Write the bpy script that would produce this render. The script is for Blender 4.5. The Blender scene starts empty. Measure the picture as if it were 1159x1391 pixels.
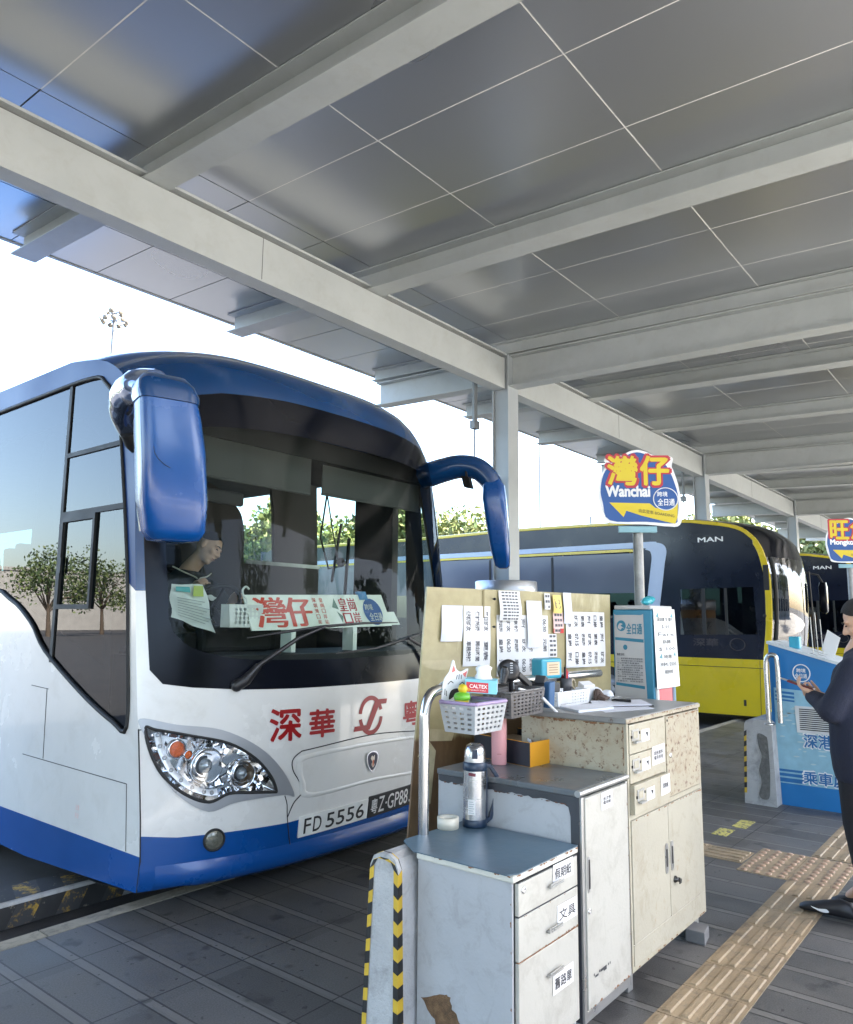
import bpy, math, random
from mathutils import Vector, Matrix
from mathutils.geometry import delaunay_2d_cdt
random.seed(7)
SC=bpy.context.scene
COL=SC.collection
PI=math.pi
V=Vector

# ---------------------------------------------------------------- materials
MATS={}
def nodes_of(name):
    m=bpy.data.materials.new(name); m.use_nodes=True
    nt=m.node_tree; b=nt.nodes['Principled BSDF']
    return m,nt,b
def tex_noise(nt,scale,detail=6,vec=None,rough=.55,dist=0):
    n=nt.nodes.new('ShaderNodeTexNoise'); n.inputs['Scale'].default_value=scale; n.inputs['Detail'].default_value=detail
    n.inputs['Roughness'].default_value=rough; n.inputs['Distortion'].default_value=dist
    if vec: nt.links.new(vec,n.inputs['Vector'])
    return n
def ramp(nt,fac,stops):
    r=nt.nodes.new('ShaderNodeValToRGB'); nt.links.new(fac,r.inputs['Fac'])
    e=r.color_ramp.elements
    while len(e)<len(stops): e.new(.5)
    for k,(p,c) in enumerate(stops):
        e[k].position=p; e[k].color=(c,c,c,1) if not isinstance(c,(tuple,list)) else (*c,1)
    return r
def mixc(nt,fac,a,b,mode='MIX'):
    m=nt.nodes.new('ShaderNodeMix'); m.data_type='RGBA'; m.blend_type=mode
    for idx,v in ((0,fac),(6,a),(7,b)):
        if isinstance(v,(int,float)): m.inputs[idx].default_value=v
        elif isinstance(v,(tuple,list)): m.inputs[idx].default_value=(*v,1) if len(v)==3 else v
        else: nt.links.new(v,m.inputs[idx])
    return m.outputs[2]
def coords(nt,scale=(1,1,1),loc=(0,0,0)):
    g=nt.nodes.new('ShaderNodeNewGeometry'); mp=nt.nodes.new('ShaderNodeMapping')
    nt.links.new(g.outputs['Position'],mp.inputs['Vector']); mp.inputs['Scale'].default_value=scale; mp.inputs['Location'].default_value=loc
    return mp.outputs['Vector']
def mat(name,col,rough=.5,metal=0,var=.12,scale=6,bump=0,bscale=60,coat=0,spec=.5,spots=None,dirt=None,stretch=(1,1,1)):
    """spots=(colour, scale, threshold, softness); dirt=(colour, amount)"""
    if name in MATS: return MATS[name]
    m,nt,b=nodes_of(name)
    v=coords(nt,stretch)
    n=tex_noise(nt,scale,7,v)
    d=tuple(c*(1-var) for c in col); l=tuple(min(1,c*(1+var)) for c in col)
    r=ramp(nt,n.outputs['Fac'],[(.3,d),(.7,l)])
    out=r.outputs['Color']
    if dirt:
        n3=tex_noise(nt,scale*2.3,8,v,.7,.6); r3=ramp(nt,n3.outputs['Fac'],[(.5,0.),(.75,dirt[1])])
        out=mixc(nt,r3.outputs['Color'],out,dirt[0])
    if spots:
        n2=tex_noise(nt,spots[1],9,v,.72); r2=ramp(nt,n2.outputs['Fac'],[(spots[2],0.),(spots[2]+spots[3],1.)])
        out=mixc(nt,r2.outputs['Color'],out,spots[0])
    nt.links.new(out,b.inputs['Base Color'])
    rr=ramp(nt,n.outputs['Fac'],[(.3,max(0,rough-.06)),(.7,min(1,rough+.08))])
    nt.links.new(rr.outputs['Color'],b.inputs['Roughness'])
    b.inputs['Metallic'].default_value=metal; b.inputs['Coat Weight'].default_value=coat; b.inputs['Coat Roughness'].default_value=.06
    b.inputs['Specular IOR Level'].default_value=spec
    if bump:
        n4=tex_noise(nt,bscale,5,v); bp=nt.nodes.new('ShaderNodeBump'); bp.inputs['Strength'].default_value=bump; bp.inputs['Distance'].default_value=.01
        nt.links.new(n4.outputs['Fac'],bp.inputs['Height']); nt.links.new(bp.outputs['Normal'],b.inputs['Normal'])
    MATS[name]=m; return m
def glass(name,tint=(.75,.85,.85),gloss=1.0,rough=.0,ior=1.5,base=.0):
    if name in MATS: return MATS[name]
    m=bpy.data.materials.new(name); m.use_nodes=True; nt=m.node_tree; nt.nodes.clear()
    o=nt.nodes.new('ShaderNodeOutputMaterial'); t=nt.nodes.new('ShaderNodeBsdfTransparent'); g=nt.nodes.new('ShaderNodeBsdfGlossy')
    t.inputs['Color'].default_value=(*tint,1); g.inputs['Roughness'].default_value=rough; g.inputs['Color'].default_value=(gloss,gloss,gloss,1)
    f=nt.nodes.new('ShaderNodeFresnel'); ge=nt.nodes.new('ShaderNodeNewGeometry'); im=nt.nodes.new('ShaderNodeMath'); im.operation='MULTIPLY_ADD'; nt.links.new(ge.outputs['Backfacing'],im.inputs[0]); im.inputs[1].default_value=1/ior-ior; im.inputs[2].default_value=ior; nt.links.new(im.outputs[0],f.inputs['IOR'])  # a thin pane reflects the same from both sides
    mx=nt.nodes.new('ShaderNodeMixShader'); ad=nt.nodes.new('ShaderNodeMath'); ad.operation='ADD'; ad.use_clamp=True; ad.inputs[1].default_value=base
    nt.links.new(f.outputs[0],ad.inputs[0]); nt.links.new(ad.outputs[0],mx.inputs[0]); nt.links.new(t.outputs[0],mx.inputs[1]); nt.links.new(g.outputs[0],mx.inputs[2])
    nt.links.new(mx.outputs[0],o.inputs['Surface']); MATS[name]=m; return m

# ---------------------------------------------------------------- mesh builder
class MB:
    def __init__(s): s.v=[]; s.f=[]; s.mi=[]; s.sm=[]
    def add(s,vs,fs,mi=0,sm=False):
        o=len(s.v); s.v+= [tuple(p) for p in vs]
        for f in fs: s.f.append(tuple(i+o for i in f)); s.mi.append(mi); s.sm.append(sm)
        return s
    def box(s,x0,x1,y0,y1,z0,z1,mi=0):
        vs=[(x0,y0,z0),(x1,y0,z0),(x1,y1,z0),(x0,y1,z0),(x0,y0,z1),(x1,y0,z1),(x1,y1,z1),(x0,y1,z1)]
        return s.add(vs,[(0,3,2,1),(4,5,6,7),(0,1,5,4),(1,2,6,5),(2,3,7,6),(3,0,4,7)],mi)
    def obox(s,c,ax,ay,az,mi=0):
        c,ax,ay,az=V(c),V(ax),V(ay),V(az)
        vs=[c+sx*ax+sy*ay+sz*az for sz in(-1,1) for sx,sy in((-1,-1),(1,-1),(1,1),(-1,1))]
        return s.add(vs,[(0,3,2,1),(4,5,6,7),(0,1,5,4),(1,2,6,5),(2,3,7,6),(3,0,4,7)],mi)
    def loft(s,rings,caps=True,mi=0,sm=True,closed=True):
        n=len(rings[0]); vs=[p for r in rings for p in r]; fs=[]
        for a in range(len(rings)-1):
            for i in range(n if closed else n-1):
                j=(i+1)%n; fs.append((a*n+i,a*n+j,(a+1)*n+j,(a+1)*n+i))
        s.add(vs,fs,mi,sm)
        if caps:
            s.add(rings[0],[tuple(range(n-1,-1,-1))],mi,False); s.add(rings[-1],[tuple(range(n))],mi,False)
        return s
    def tube(s,path,r,n=12,mi=0,caps=True,closed=False):
        path=[V(p) for p in path]; k=len(path); rs=r if isinstance(r,(list,tuple)) else [r]*k
        rings=[]; prev=None
        for i,p in enumerate(path):
            a=path[(i-1)%k] if closed else path[max(i-1,0)]; b=path[(i+1)%k] if closed else path[min(i+1,k-1)]
            t=(b-a).normalized()
            if prev is None:
                u=t.cross(V((0,0,1)));
                if u.length<.05: u=t.cross(V((1,0,0)))
            else: u=prev-prev.dot(t)*t
            u.normalize(); prev=u; w=t.cross(u)
            rings.append([p+rs[i]*(math.cos(q)*u+math.sin(q)*w) for q in [2*PI*j/n for j in range(n)]])
        if closed: rings.append(rings[0]); caps=False
        return s.loft(rings,caps,mi,True)
    def lathe(s,c,axis,prof,n=24,mi=0,caps=False):
        c=V(c); ax=V(axis).normalized(); u=ax.cross(V((0,0,1)))
        if u.length<.05: u=V((1,0,0))
        u.normalize(); w=ax.cross(u)
        rings=[[c+h*ax+r*(math.cos(q)*u+math.sin(q)*w) for q in [2*PI*j/n for j in range(n)]] for r,h in prof]
        return s.loft(rings,caps,mi,True)
    def prism(s,poly,fn,d0,d1,mi=0):
        """poly 2D; fn(a,b,d)->3D"""
        n=len(poly); A=[fn(a,b,d0) for a,b in poly]; B=[fn(a,b,d1) for a,b in poly]
        s.add(A+B,[(i,(i+1)%n,n+(i+1)%n,n+i) for i in range(n)],mi)
        tr=tess(poly,[],None)
        s.add([fn(a,b,d0) for a,b in tr[0]],[tuple(reversed(f)) for f in tr[1]],mi); s.add([fn(a,b,d1) for a,b in tr[0]],tr[1],mi)
        return s
    def patch(s,outer,fn,holes=(),step=None,mi=0,sm=True,flip=False):
        vs,fs=tess(outer,holes,step)
        if flip: fs=[tuple(reversed(f)) for f in fs]
        return s.add([fn(a,b) for a,b in vs],fs,mi,sm)
    def sphere(s,c,r,mi=0,n=16,sc=(1,1,1)):
        rings=[]
        for i in range(n//2+1):
            a=-PI/2+PI*i/(n//2); rr=max(math.cos(a),.002)
            rings.append([V(c)+V((r*sc[0]*rr*math.cos(q),r*sc[1]*rr*math.sin(q),r*sc[2]*math.sin(a))) for q in [2*PI*j/n for j in range(n)]])
        return s.loft(rings,True,mi,True)
    def build(s,name,mats,parent=None,bevel=0,seg=2,xf=None):
        me=bpy.data.meshes.new(name)
        vs=s.v if xf is None else [xf(p) for p in s.v]
        me.from_pydata(vs,[],s.f)
        mats=mats if isinstance(mats,(list,tuple)) else [mats]
        for m in mats: me.materials.append(m)
        me.polygons.foreach_set('material_index',s.mi); me.polygons.foreach_set('use_smooth',s.sm); me.update()
        o=bpy.data.objects.new(name,me); COL.objects.link(o)
        if bevel:
            b=o.modifiers.new('bevel','BEVEL'); b.width=bevel; b.segments=seg; b.limit_method='ANGLE'; b.angle_limit=math.radians(40)
        return o
def inpoly(x,y,P):
    c=False; j=len(P)-1
    for i in range(len(P)):
        if (P[i][1]>y)!=(P[j][1]>y) and x<(P[j][0]-P[i][0])*(y-P[i][1])/(P[j][1]-P[i][1])+P[i][0]: c=not c
        j=i
    return c
def sub(P,step):
    out=[]
    for i in range(len(P)):
        a,b=P[i],P[(i+1)%len(P)]; k=max(1,int(math.ceil(math.hypot(b[0]-a[0],b[1]-a[1])/step)))
        out+=[(a[0]+(b[0]-a[0])*q/k,a[1]+(b[1]-a[1])*q/k) for q in range(k)]
    return out
def tess(outer,holes,step):
    loops=[outer]+list(holes)
    if step: loops=[sub(l,step) for l in loops]
    pts=[];edges=[]
    for l in loops:
        o=len(pts); pts+=[V((p[0],p[1])) for p in l]; edges+=[(o+i,o+(i+1)%len(l)) for i in range(len(l))]
    if step:
        xs=[p[0] for p in loops[0]]; ys=[p[1] for p in loops[0]]; bp=list(pts)
        gx=int((max(xs)-min(xs))/step)+1; gy=int((max(ys)-min(ys))/step)+1
        cell={}
        for p in bp: cell.setdefault((int(p.x//step),int(p.y//step)),[]).append(p)
        for i in range(gx+1):
            for j in range(gy+1):
                x=min(xs)+i*step; y=min(ys)+j*step
                if not inpoly(x,y,loops[0]) or any(inpoly(x,y,h) for h in loops[1:]): continue
                ci,cj=int(x//step),int(y//step); near=False
                for a in(-1,0,1):
                    for b in(-1,0,1):
                        for p in cell.get((ci+a,cj+b),()):
                            if (p.x-x)**2+(p.y-y)**2<(step*.45)**2: near=True
                if not near: pts.append(V((x,y)))
    r=delaunay_2d_cdt(pts,edges,[],0,1e-6)
    vs=[(p.x,p.y) for p in r[0]]; fs=[]
    for f in r[2]:
        f=tuple(f); cx=sum(vs[i][0] for i in f)/len(f); cy=sum(vs[i][1] for i in f)/len(f)
        if inpoly(cx,cy,loops[0]) and not any(inpoly(cx,cy,h) for h in loops[1:]):
            a,b,c=vs[f[0]],vs[f[1]],vs[f[2]]
            lm=max(math.hypot(a[0]-b[0],a[1]-b[1]),math.hypot(c[0]-b[0],c[1]-b[1]),math.hypot(a[0]-c[0],a[1]-c[1]))
            if step and abs((b[0]-a[0])*(c[1]-a[1])-(b[1]-a[1])*(c[0]-a[0]))<.0005*lm: continue
            if (b[0]-a[0])*(c[1]-a[1])-(b[1]-a[1])*(c[0]-a[0])<0: f=tuple(reversed(f))
            fs.append(f)
    return vs,fs
def crv(P,n=6,closed=True):
    out=[];k=len(P)
    for i in range(k if closed else k-1):
        g=lambda j:P[j%k] if closed else P[max(0,min(k-1,j))]
        a,b,c,d=g(i-1),g(i),g(i+1),g(i+2)
        for q in range(n):
            t=q/n; out.append(tuple(.5*(2*b[m]+(-a[m]+c[m])*t+(2*a[m]-5*b[m]+4*c[m]-d[m])*t*t+(-a[m]+3*b[m]-3*c[m]+d[m])*t**3) for m in range(len(b))))
    if not closed: out.append(tuple(P[-1]))
    return out
WM={}
def thing(name,label,cat,loc=(0,0,0),group=None,rotz=0,local=False):
    o=bpy.data.objects.new(name,None); COL.objects.link(o); o.location=loc; o.empty_display_size=.2; o.rotation_euler=(0,0,rotz)
    WM[o.name]=Matrix.Identity(4) if local else Matrix.Translation(V(loc))
    o['label']=label; o['category']=cat
    if group: o['group']=group
    return o
def tag(o,label,cat,group=None):
    o['label']=label; o['category']=cat
    if group: o['group']=group
    return o
def part(mb,name,m,parent,bevel=0,seg=2):
    o=mb.build(name,m,None,bevel,seg)
    if parent is not None:
        w=parent
        o.parent=parent
        if parent.type=='EMPTY': o.matrix_parent_inverse=WM[parent.name].inverted()
    return o
def struct(mb,name,m,kind='structure'):
    o=mb.build(name,m); o['kind']=kind; return o
def copytree(o,parent=None):
    c=o.copy(); COL.objects.link(c)
    if parent is not None: c.parent=parent
    for ch in list(o.children): copytree(ch,c)
    return c

# ---------------------------------------------------------------- lettering
TC={}
def tmesh(s,size,w=0,res=3):
    k=(s,size,w)
    if k in TC: return TC[k]
    c=bpy.data.curves.new('t','FONT'); c.body=s; c.size=size; c.offset=w; c.resolution_u=res; c.fill_mode='FRONT'
    o=bpy.data.objects.new('t',c); COL.objects.link(o)
    dg=bpy.context.evaluated_depsgraph_get(); me=bpy.data.meshes.new_from_object(o.evaluated_get(dg))
    vs=[(v.co.x,v.co.y) for v in me.vertices]; fs=[tuple(p.vertices) for p in me.polygons]
    bpy.data.objects.remove(o); bpy.data.curves.remove(c); bpy.data.meshes.remove(me)
    TC[k]=(vs,fs); return TC[k]
def fit(vs,w,h,shear=0):
    x0=min(p[0] for p in vs);x1=max(p[0] for p in vs);y0=min(p[1] for p in vs);y1=max(p[1] for p in vs)
    return [((a-x0)/(x1-x0)*w+shear*(b-y0)/(y1-y0)*h,(b-y0)/(y1-y0)*h) for a,b in vs]
def text(mb,s,w,h,fn,weight=.0,mi=0,shear=0,res=3):
    """s fitted to w x h, fn(a,b)->3D"""
    vs,fs=tmesh(s,1,0,res)
    if not vs: return mb
    vv=fit(vs,w,h,shear); n=max(1,len(s.strip())); em=min(h,w/n*1.1)
    r=max(0,weight)*em*.9; sh=[(0,0)]
    if r>0: sh+=[(r*math.cos(q),r*math.sin(q)) for q in [2*PI*k/(8 if weight>.06 else 4)+.4 for k in range(8 if weight>.06 else 4)]]
    e=.002; c=(w/2,h/2); nn=(V(fn(c[0]+e,c[1]))-V(fn(*c))).cross(V(fn(c[0],c[1]+e))-V(fn(*c))).normalized()
    for k,(dx,dy) in enumerate(sh):
        mb.add([V(fn(a+dx,b+dy))+nn*(.00009*k) for a,b in vv],fs,mi)
    return mb
def plane(o,ax,ay,off=0):
    o,ax,ay=V(o),V(ax).normalized(),V(ay).normalized(); nrm=ax.cross(ay)
    return lambda a,b,d=0: o+ax*a+ay*b+nrm*(off+d)

# ---------------------------------------------------------------- camera
R=Matrix(((0.6262,-0.1158,-0.7710),(-0.7796,-0.0803,-0.6211),(0.0100,0.9900,-0.1406)))
R=Matrix([list(r) for r in R])
xa=V((R[0][0],R[1][0],R[2][0])).normalized(); za=V((R[0][2],R[1][2],R[2][2])); za=(za-za.dot(xa)*xa).normalized(); ya=za.cross(xa)
cd=bpy.data.cameras.new('camera'); cam=bpy.data.objects.new('camera',cd); COL.objects.link(cam)
cam.matrix_world=Matrix(((xa.x,ya.x,za.x,0),(xa.y,ya.y,za.y,0),(xa.z,ya.z,za.z,1.6),(0,0,0,1)))
cd.sensor_fit='HORIZONTAL'; cd.sensor_width=36; cd.lens=1030.01/1159*36; cd.clip_end=3000; cd.clip_start=.05
SC.camera=cam

# ================================================================ SETTING
# --- paving material: dark slate slabs with grooved strips along Y
def paving():
    m,nt,b=nodes_of('paving'); g=nt.nodes.new('ShaderNodeNewGeometry'); sp=nt.nodes.new('ShaderNodeSeparateXYZ'); nt.links.new(g.outputs['Position'],sp.inputs[0])
    def mth(op,a,bb=None,c=None):
        n=nt.nodes.new('ShaderNodeMath'); n.operation=op
        for i,v in enumerate((a,bb,c)):
            if v is None: continue
            if isinstance(v,(int,float)): n.inputs[i].default_value=v
            else: nt.links.new(v,n.inputs[i])
        return n.outputs[0]
    X,Y=sp.outputs['X'],sp.outputs['Y']
    n=tex_noise(nt,2.2,9,g.outputs['Position'],.65); base=ramp(nt,n.outputs['Fac'],[(.3,(.060,.060,.059)),(.7,(.130,.128,.122))]).outputs['Color']
    n2=tex_noise(nt,140,4,g.outputs['Position']); base=mixc(nt,.35,base,ramp(nt,n2.outputs['Fac'],[(.35,.02),(.65,.12)]).outputs['Color'])
    # per slab tone
    cx=mth('FLOOR',mth('DIVIDE',mth('SUBTRACT',X,1.955),.262)); cy=mth('FLOOR',mth('DIVIDE',Y,.6))
    cv=nt.nodes.new('ShaderNodeCombineXYZ'); nt.links.new(cx,cv.inputs[0]); nt.links.new(cy,cv.inputs[1])
    wn=nt.nodes.new('ShaderNodeTexWhiteNoise'); nt.links.new(cv.outputs[0],wn.inputs['Vector'])
    base=mixc(nt,1.0,base,ramp(nt,wn.outputs['Value'],[(0,.68),(1,1.22)]).outputs['Color'],'MULTIPLY')
    # strips
    fx=mth('MULTIPLY',mth('FRACT',mth('DIVIDE',mth('SUBTRACT',X,1.93),.262)),.262)
    strip=mth('LESS_THAN',mth('ABSOLUTE',mth('SUBTRACT',fx,.03)),.022)
    jx=mth('MAXIMUM',mth('LESS_THAN',mth('ABSOLUTE',mth('SUBTRACT',fx,.004)),.0045),mth('LESS_THAN',mth('ABSOLUTE',mth('SUBTRACT',fx,.056)),.0045))
    fy=mth('MULTIPLY',mth('FRACT',mth('DIVIDE',mth('ADD',Y,.03),.6)),.6); jy=mth('LESS_THAN',mth('ABSOLUTE',mth('SUBTRACT',fy,.1)),.004)
    jn=mth('MAXIMUM',jx,jy)
    base=mixc(nt,mth('MULTIPLY',strip,.42),base,(.19,.185,.17))
    base=mixc(nt,mth('MULTIPLY',jn,.85),base,(.010,.010,.011))
    # stains
    n5=tex_noise(nt,5,3,g.outputs['Position'],.5); base=mixc(nt,ramp(nt,n5.outputs['Fac'],[(.62,0.),(.70,.75)]).outputs['Color'],base,(.018,.018,.02))
    n6=tex_noise(nt,24,2,g.outputs['Position'],.4); base=mixc(nt,ramp(nt,n6.outputs['Fac'],[(.70,0.),(.715,.8)]).outputs['Color'],base,(.02,.02,.021))
    n7=tex_noise(nt,.9,7,coords(nt,(1,.25,1)),.7); base=mixc(nt,ramp(nt,n7.outputs['Fac'],[(.48,0.),(.75,.5)]).outputs['Color'],base,(.15,.14,.125))
    nt.links.new(base,b.inputs['Base Color'])
    nt.links.new(ramp(nt,n.outputs['Fac'],[(.3,.38),(.7,.62)]).outputs['Color'],b.inputs['Roughness'])
    bp=nt.nodes.new('ShaderNodeBump'); bp.inputs['Distance'].default_value=.004; bp.inputs['Strength'].default_value=.6
    h=mth('SUBTRACT',mth('MULTIPLY',n2.outputs['Fac'],.3),jn); nt.links.new(h,bp.inputs['Height']); nt.links.new(bp.outputs['Normal'],b.inputs['Normal'])
    return m
PAV=paving()
ASPH=mat('asphalt',(.052,.052,.054),.85,0,.3,3,.5,220,spots=((.09,.09,.09),160,.62,.05))
CONC=mat('concrete_edge',(.30,.27,.21),.8,0,.2,5,.5,90,dirt=((.06,.055,.05),.8))
CONCG=mat('concrete_grey',(.42,.42,.41),.8,0,.14,4,.5,70,dirt=((.12,.115,.11),.55))
TAC=mat('tactile_tan',(.27,.205,.125),.6,0,.22,5,.35,150,dirt=((.10,.082,.06),.85))
struct(MB().box(-400,400,-400,400,-.6,-.15),'road',ASPH)
struct(MB().box(-14,34,-5.2,4.03,-.5,0),'platform_pavement',PAV)
k=MB(); x=-14
while x<34:
    k.box(x+.004,x+.996,4.034,4.14,-.4,.002); x+=1
struct(k,'platform_kerb',CONC)
struct(MB().box(-14,34,-5.34,-5.204,-.4,.002),'far_kerb',CONC)
struct(MB().box(-60,80,-60,-5.6,-.3,-.146),'bounce_slab',mat('bounce_slab_pale',(.42,.40,.37),.85,0,.12,1.5,.3,60,dirt=((.2,.19,.17),.5)))  # unseen pale slab added to bounce warm light under the canopy
# tactile paving
t=MB(); z0=.004
def bars(x0,x1,y0,y1,along):
    nx=max(1,round((x1-x0)/.3)); ny=max(1,round((y1-y0)/.3))
    for i in range(nx):
        for j in range(ny):
            X0=x0+i*(x1-x0)/nx; X1=x0+(i+1)*(x1-x0)/nx; Y0=y0+j*(y1-y0)/ny; Y1=y0+(j+1)*(y1-y0)/ny
            t.box(X0+.002,X1-.002,Y0+.002,Y1-.002,-.004,z0)
            for q in range(4):
                if along=='x': c0=Y0+(q+.5)*(Y1-Y0)/4; bx=(X0+.018,X1-.018,c0-.019,c0+.019)
                elif along=='y': c0=X0+(q+.5)*(X1-X0)/4; bx=(c0-.019,c0+.019,Y0+.018,Y1-.018)
                if along in 'xy':
                    A,B,C,D=bx; e=.005
                    t.add([(A,C,z0),(B,C,z0),(B,D,z0),(A,D,z0),(A+e,C+e,z0+.007),(B-e,C+e,z0+.007),(B-e,D-e,z0+.006),(A+e,D-e,z0+.006)],[(4,5,6,7),(0,1,5,4),(1,2,6,5),(2,3,7,6),(3,0,4,7)])
                else:
                    for w in range(4):
                        cx,cy=X0+(q+.5)*(X1-X0)/4,Y0+(w+.5)*(Y1-Y0)/4
                        t.lathe((cx,cy,z0),(0,0,1),[(.021,0),(.018,.006),(.011,.009),(.001,.009)],10,1)
bars(2.36-.3*9,5.36+.0,1.078,1.378,'x'); bars(6.0,12.0,1.078,1.378,'x')
bars(5.36,5.98,1.078,1.69,'b'); bars(5.52,5.82,1.70,3.80,'y')
struct(t,'tactile_paving',[TAC,mat('tactile_dome',(.36,.24,.16),.6,0,.16,9,.3,150,dirt=((.16,.12,.09),.6))])
y=MB(); YP=mat('worn_yellow_paint',(.42,.38,.10),.7,0,.2,9,spots=((.08,.08,.08),22,.5,.08))
y.box(6.12,6.34,1.99,2.1,-.003,.003); y.box(6.44,6.70,1.94,2.05,-.003,.003)
struct(y,'yellow_floor_mark',YP)

# ================================================================ CANOPY
STEEL=mat('painted_steel',(.44,.465,.45),.42,0,.06,2.5,.12,30,dirt=((.34,.33,.29),.35))
STEELD=mat('painted_steel_under',(.36,.40,.42),.45,0,.06,3,.1,30)
def panelmat():
    m,nt,b=nodes_of('soffit_panel'); g=nt.nodes.new('ShaderNodeNewGeometry')
    n=tex_noise(nt,.45,1,g.outputs['Position']); r=ramp(nt,n.outputs['Fac'],[(.3,(.45,.465,.48)),(.7,(.515,.53,.54))])
    nt.links.new(r.outputs['Color'],b.inputs['Base Color']); b.inputs['Metallic'].default_value=.72
    nt.links.new(ramp(nt,n.outputs['Fac'],[(.2,.27),(.8,.30)]).outputs['Color'],b.inputs['Roughness'])
    n2=tex_noise(nt,.6,0,g.outputs['Position']); bp=nt.nodes.new('ShaderNodeBump'); bp.inputs['Strength'].default_value=.10; bp.inputs['Distance'].default_value=.04
    nt.links.new(n2.outputs['Fac'],bp.inputs['Height']); nt.links.new(bp.outputs['Normal'],b.inputs['Normal']); return m
PANEL=panelmat()
can=thing('station_canopy','large grey steel station canopy with metal soffit panels over the bus bays','canopy',(8.6,5.6,0))
SL=.042
def pz(y,z): return z+SL*(y-5.5)
XB=[8.65+7.87*i for i in range(-3,4)]; YR=-4.0; YL=8.25  # YR: unseen right edge, cut short to let more light in
XMIN,XMAX=XB[0]-2.0,XB[-1]+4
# panels
pm=MB(); sm=MB(); ys=[8.25,7.07,5.46,3.82,2.16,.5,-1.16,-2.82,-4.0]
x=4.08-.955*30
rnd=random.Random(3)
while x<XMAX:
    for a,b in zip(ys[:-1],ys[1:]):
        g=.006; d=rnd.uniform(-.0015,.0015); e=rnd.uniform(-.0015,.0015)
        v=[(x+g,a-g,pz(a,5.45)+d),(x+.955-g,a-g,pz(a,5.45)+e),(x+.955-g,b+g,pz(b,5.45)-d),(x+g,b+g,pz(b,5.45)-e)]
        v+=[(p[0],p[1],p[2]+.03) for p in v]
        pm.add(v,[(0,1,2,3),(7,6,5,4),(0,4,5,1),(1,5,6,2),(2,6,7,3),(3,7,4,0)])
    x+=.955
part(pm,'soffit_panel',PANEL,can)
# pale strips paint the bright light lines along the inner panel seams
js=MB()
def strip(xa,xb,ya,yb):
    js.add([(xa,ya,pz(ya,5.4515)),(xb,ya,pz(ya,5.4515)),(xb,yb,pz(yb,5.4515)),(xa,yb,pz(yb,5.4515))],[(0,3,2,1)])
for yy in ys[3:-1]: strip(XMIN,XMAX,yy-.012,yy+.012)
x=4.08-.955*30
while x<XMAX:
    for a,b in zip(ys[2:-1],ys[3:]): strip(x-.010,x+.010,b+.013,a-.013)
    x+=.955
part(js,'seam_light_strip',mat('seam_light',(.78,.77,.73),.5),can)
rf=MB(); rf.add([(XMIN-.6,YL+.03,pz(YL,5.50)),(XMAX+.6,YL+.03,pz(YL,5.50)),(XMAX+.6,YR,pz(YR,5.50)),(XMIN-.6,YR,pz(YR,5.50)),(XMIN-.6,YL+.03,pz(YL,5.62)),(XMAX+.6,YL+.03,pz(YL,5.62)),(XMAX+.6,YR,pz(YR,5.62)),(XMIN-.6,YR,pz(YR,5.62))],[(0,1,2,3),(7,6,5,4),(0,4,5,1),(1,5,6,2),(2,6,7,3),(3,7,4,0)])
part(rf,'roof_deck',mat('roof_deck',(.55,.56,.55),.6),can)
tr=MB(); tr.add([(XMIN,8.262,pz(8.26,5.44)),(XMAX,8.262,pz(8.26,5.44)),(XMAX,8.31,pz(8.3,5.44)),(XMIN,8.31,pz(8.3,5.44)),(XMIN,8.262,pz(8.26,5.63)),(XMAX,8.262,pz(8.26,5.63)),(XMAX,8.31,pz(8.3,5.63)),(XMIN,8.31,pz(8.3,5.63))],[(0,3,2,1),(4,5,6,7),(0,1,5,4),(1,2,6,5),(2,3,7,6),(3,0,4,7)])
part(tr,'edge_trim',STEEL,can)
# main beam
for i,x in enumerate(XB[:-1]):
    m=MB(); a,b=x+.13,XB[i+1]-.13
    m.box(a,b,5.50,5.64,4.775,5.19); m.box(a,b,5.495,5.68,4.755,4.774); m.box(a,b,5.54,5.64,5.191,5.225,1); m.box(a,b,5.47,5.68,5.226,5.25)
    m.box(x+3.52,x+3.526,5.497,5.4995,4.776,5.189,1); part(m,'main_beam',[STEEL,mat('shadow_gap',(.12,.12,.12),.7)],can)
# purlins
def ibeam(m,xc,y0,y1,z,h,w,tf=.014):
    def bx(xa,xb,za,zb):
        P=[(xa,y0,pz(y0,za)),(xb,y0,pz(y0,za)),(xb,y1,pz(y1,za)),(xa,y1,pz(y1,za)),(xa,y0,pz(y0,zb)),(xb,y0,pz(y0,zb)),(xb,y1,pz(y1,zb)),(xa,y1,pz(y1,zb))]
        m.add(P,[(0,3,2,1),(4,5,6,7),(0,1,5,4),(1,2,6,5),(2,3,7,6),(3,0,4,7)])
    bx(xc-w/2,xc+w/2,z,z+tf); bx(xc-.006,xc+.006,z+tf+.001,z+h-tf-.001); bx(xc-w/2,xc+w/2,z+h-tf,z+h)
PX=[8.57-2.70*k for k in range(1,9)]+[8.63+7.87*k for k in range(0,4)]+[8.49+7.87*k+q for k in range(0,4) for q in (2.62,5.25)]
for x in PX:
    m=MB(); big=abs((x-8.63)/7.87-round((x-8.63)/7.87))<.001
    if big: ibeam(m,x-.02,YR+.1,8.02,5.255,.19,.16)
    else: ibeam(m,x+.0,YR+.1,8.02,5.20,.245,.25)
    part(m,'purlin',STEEL,can)
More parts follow.
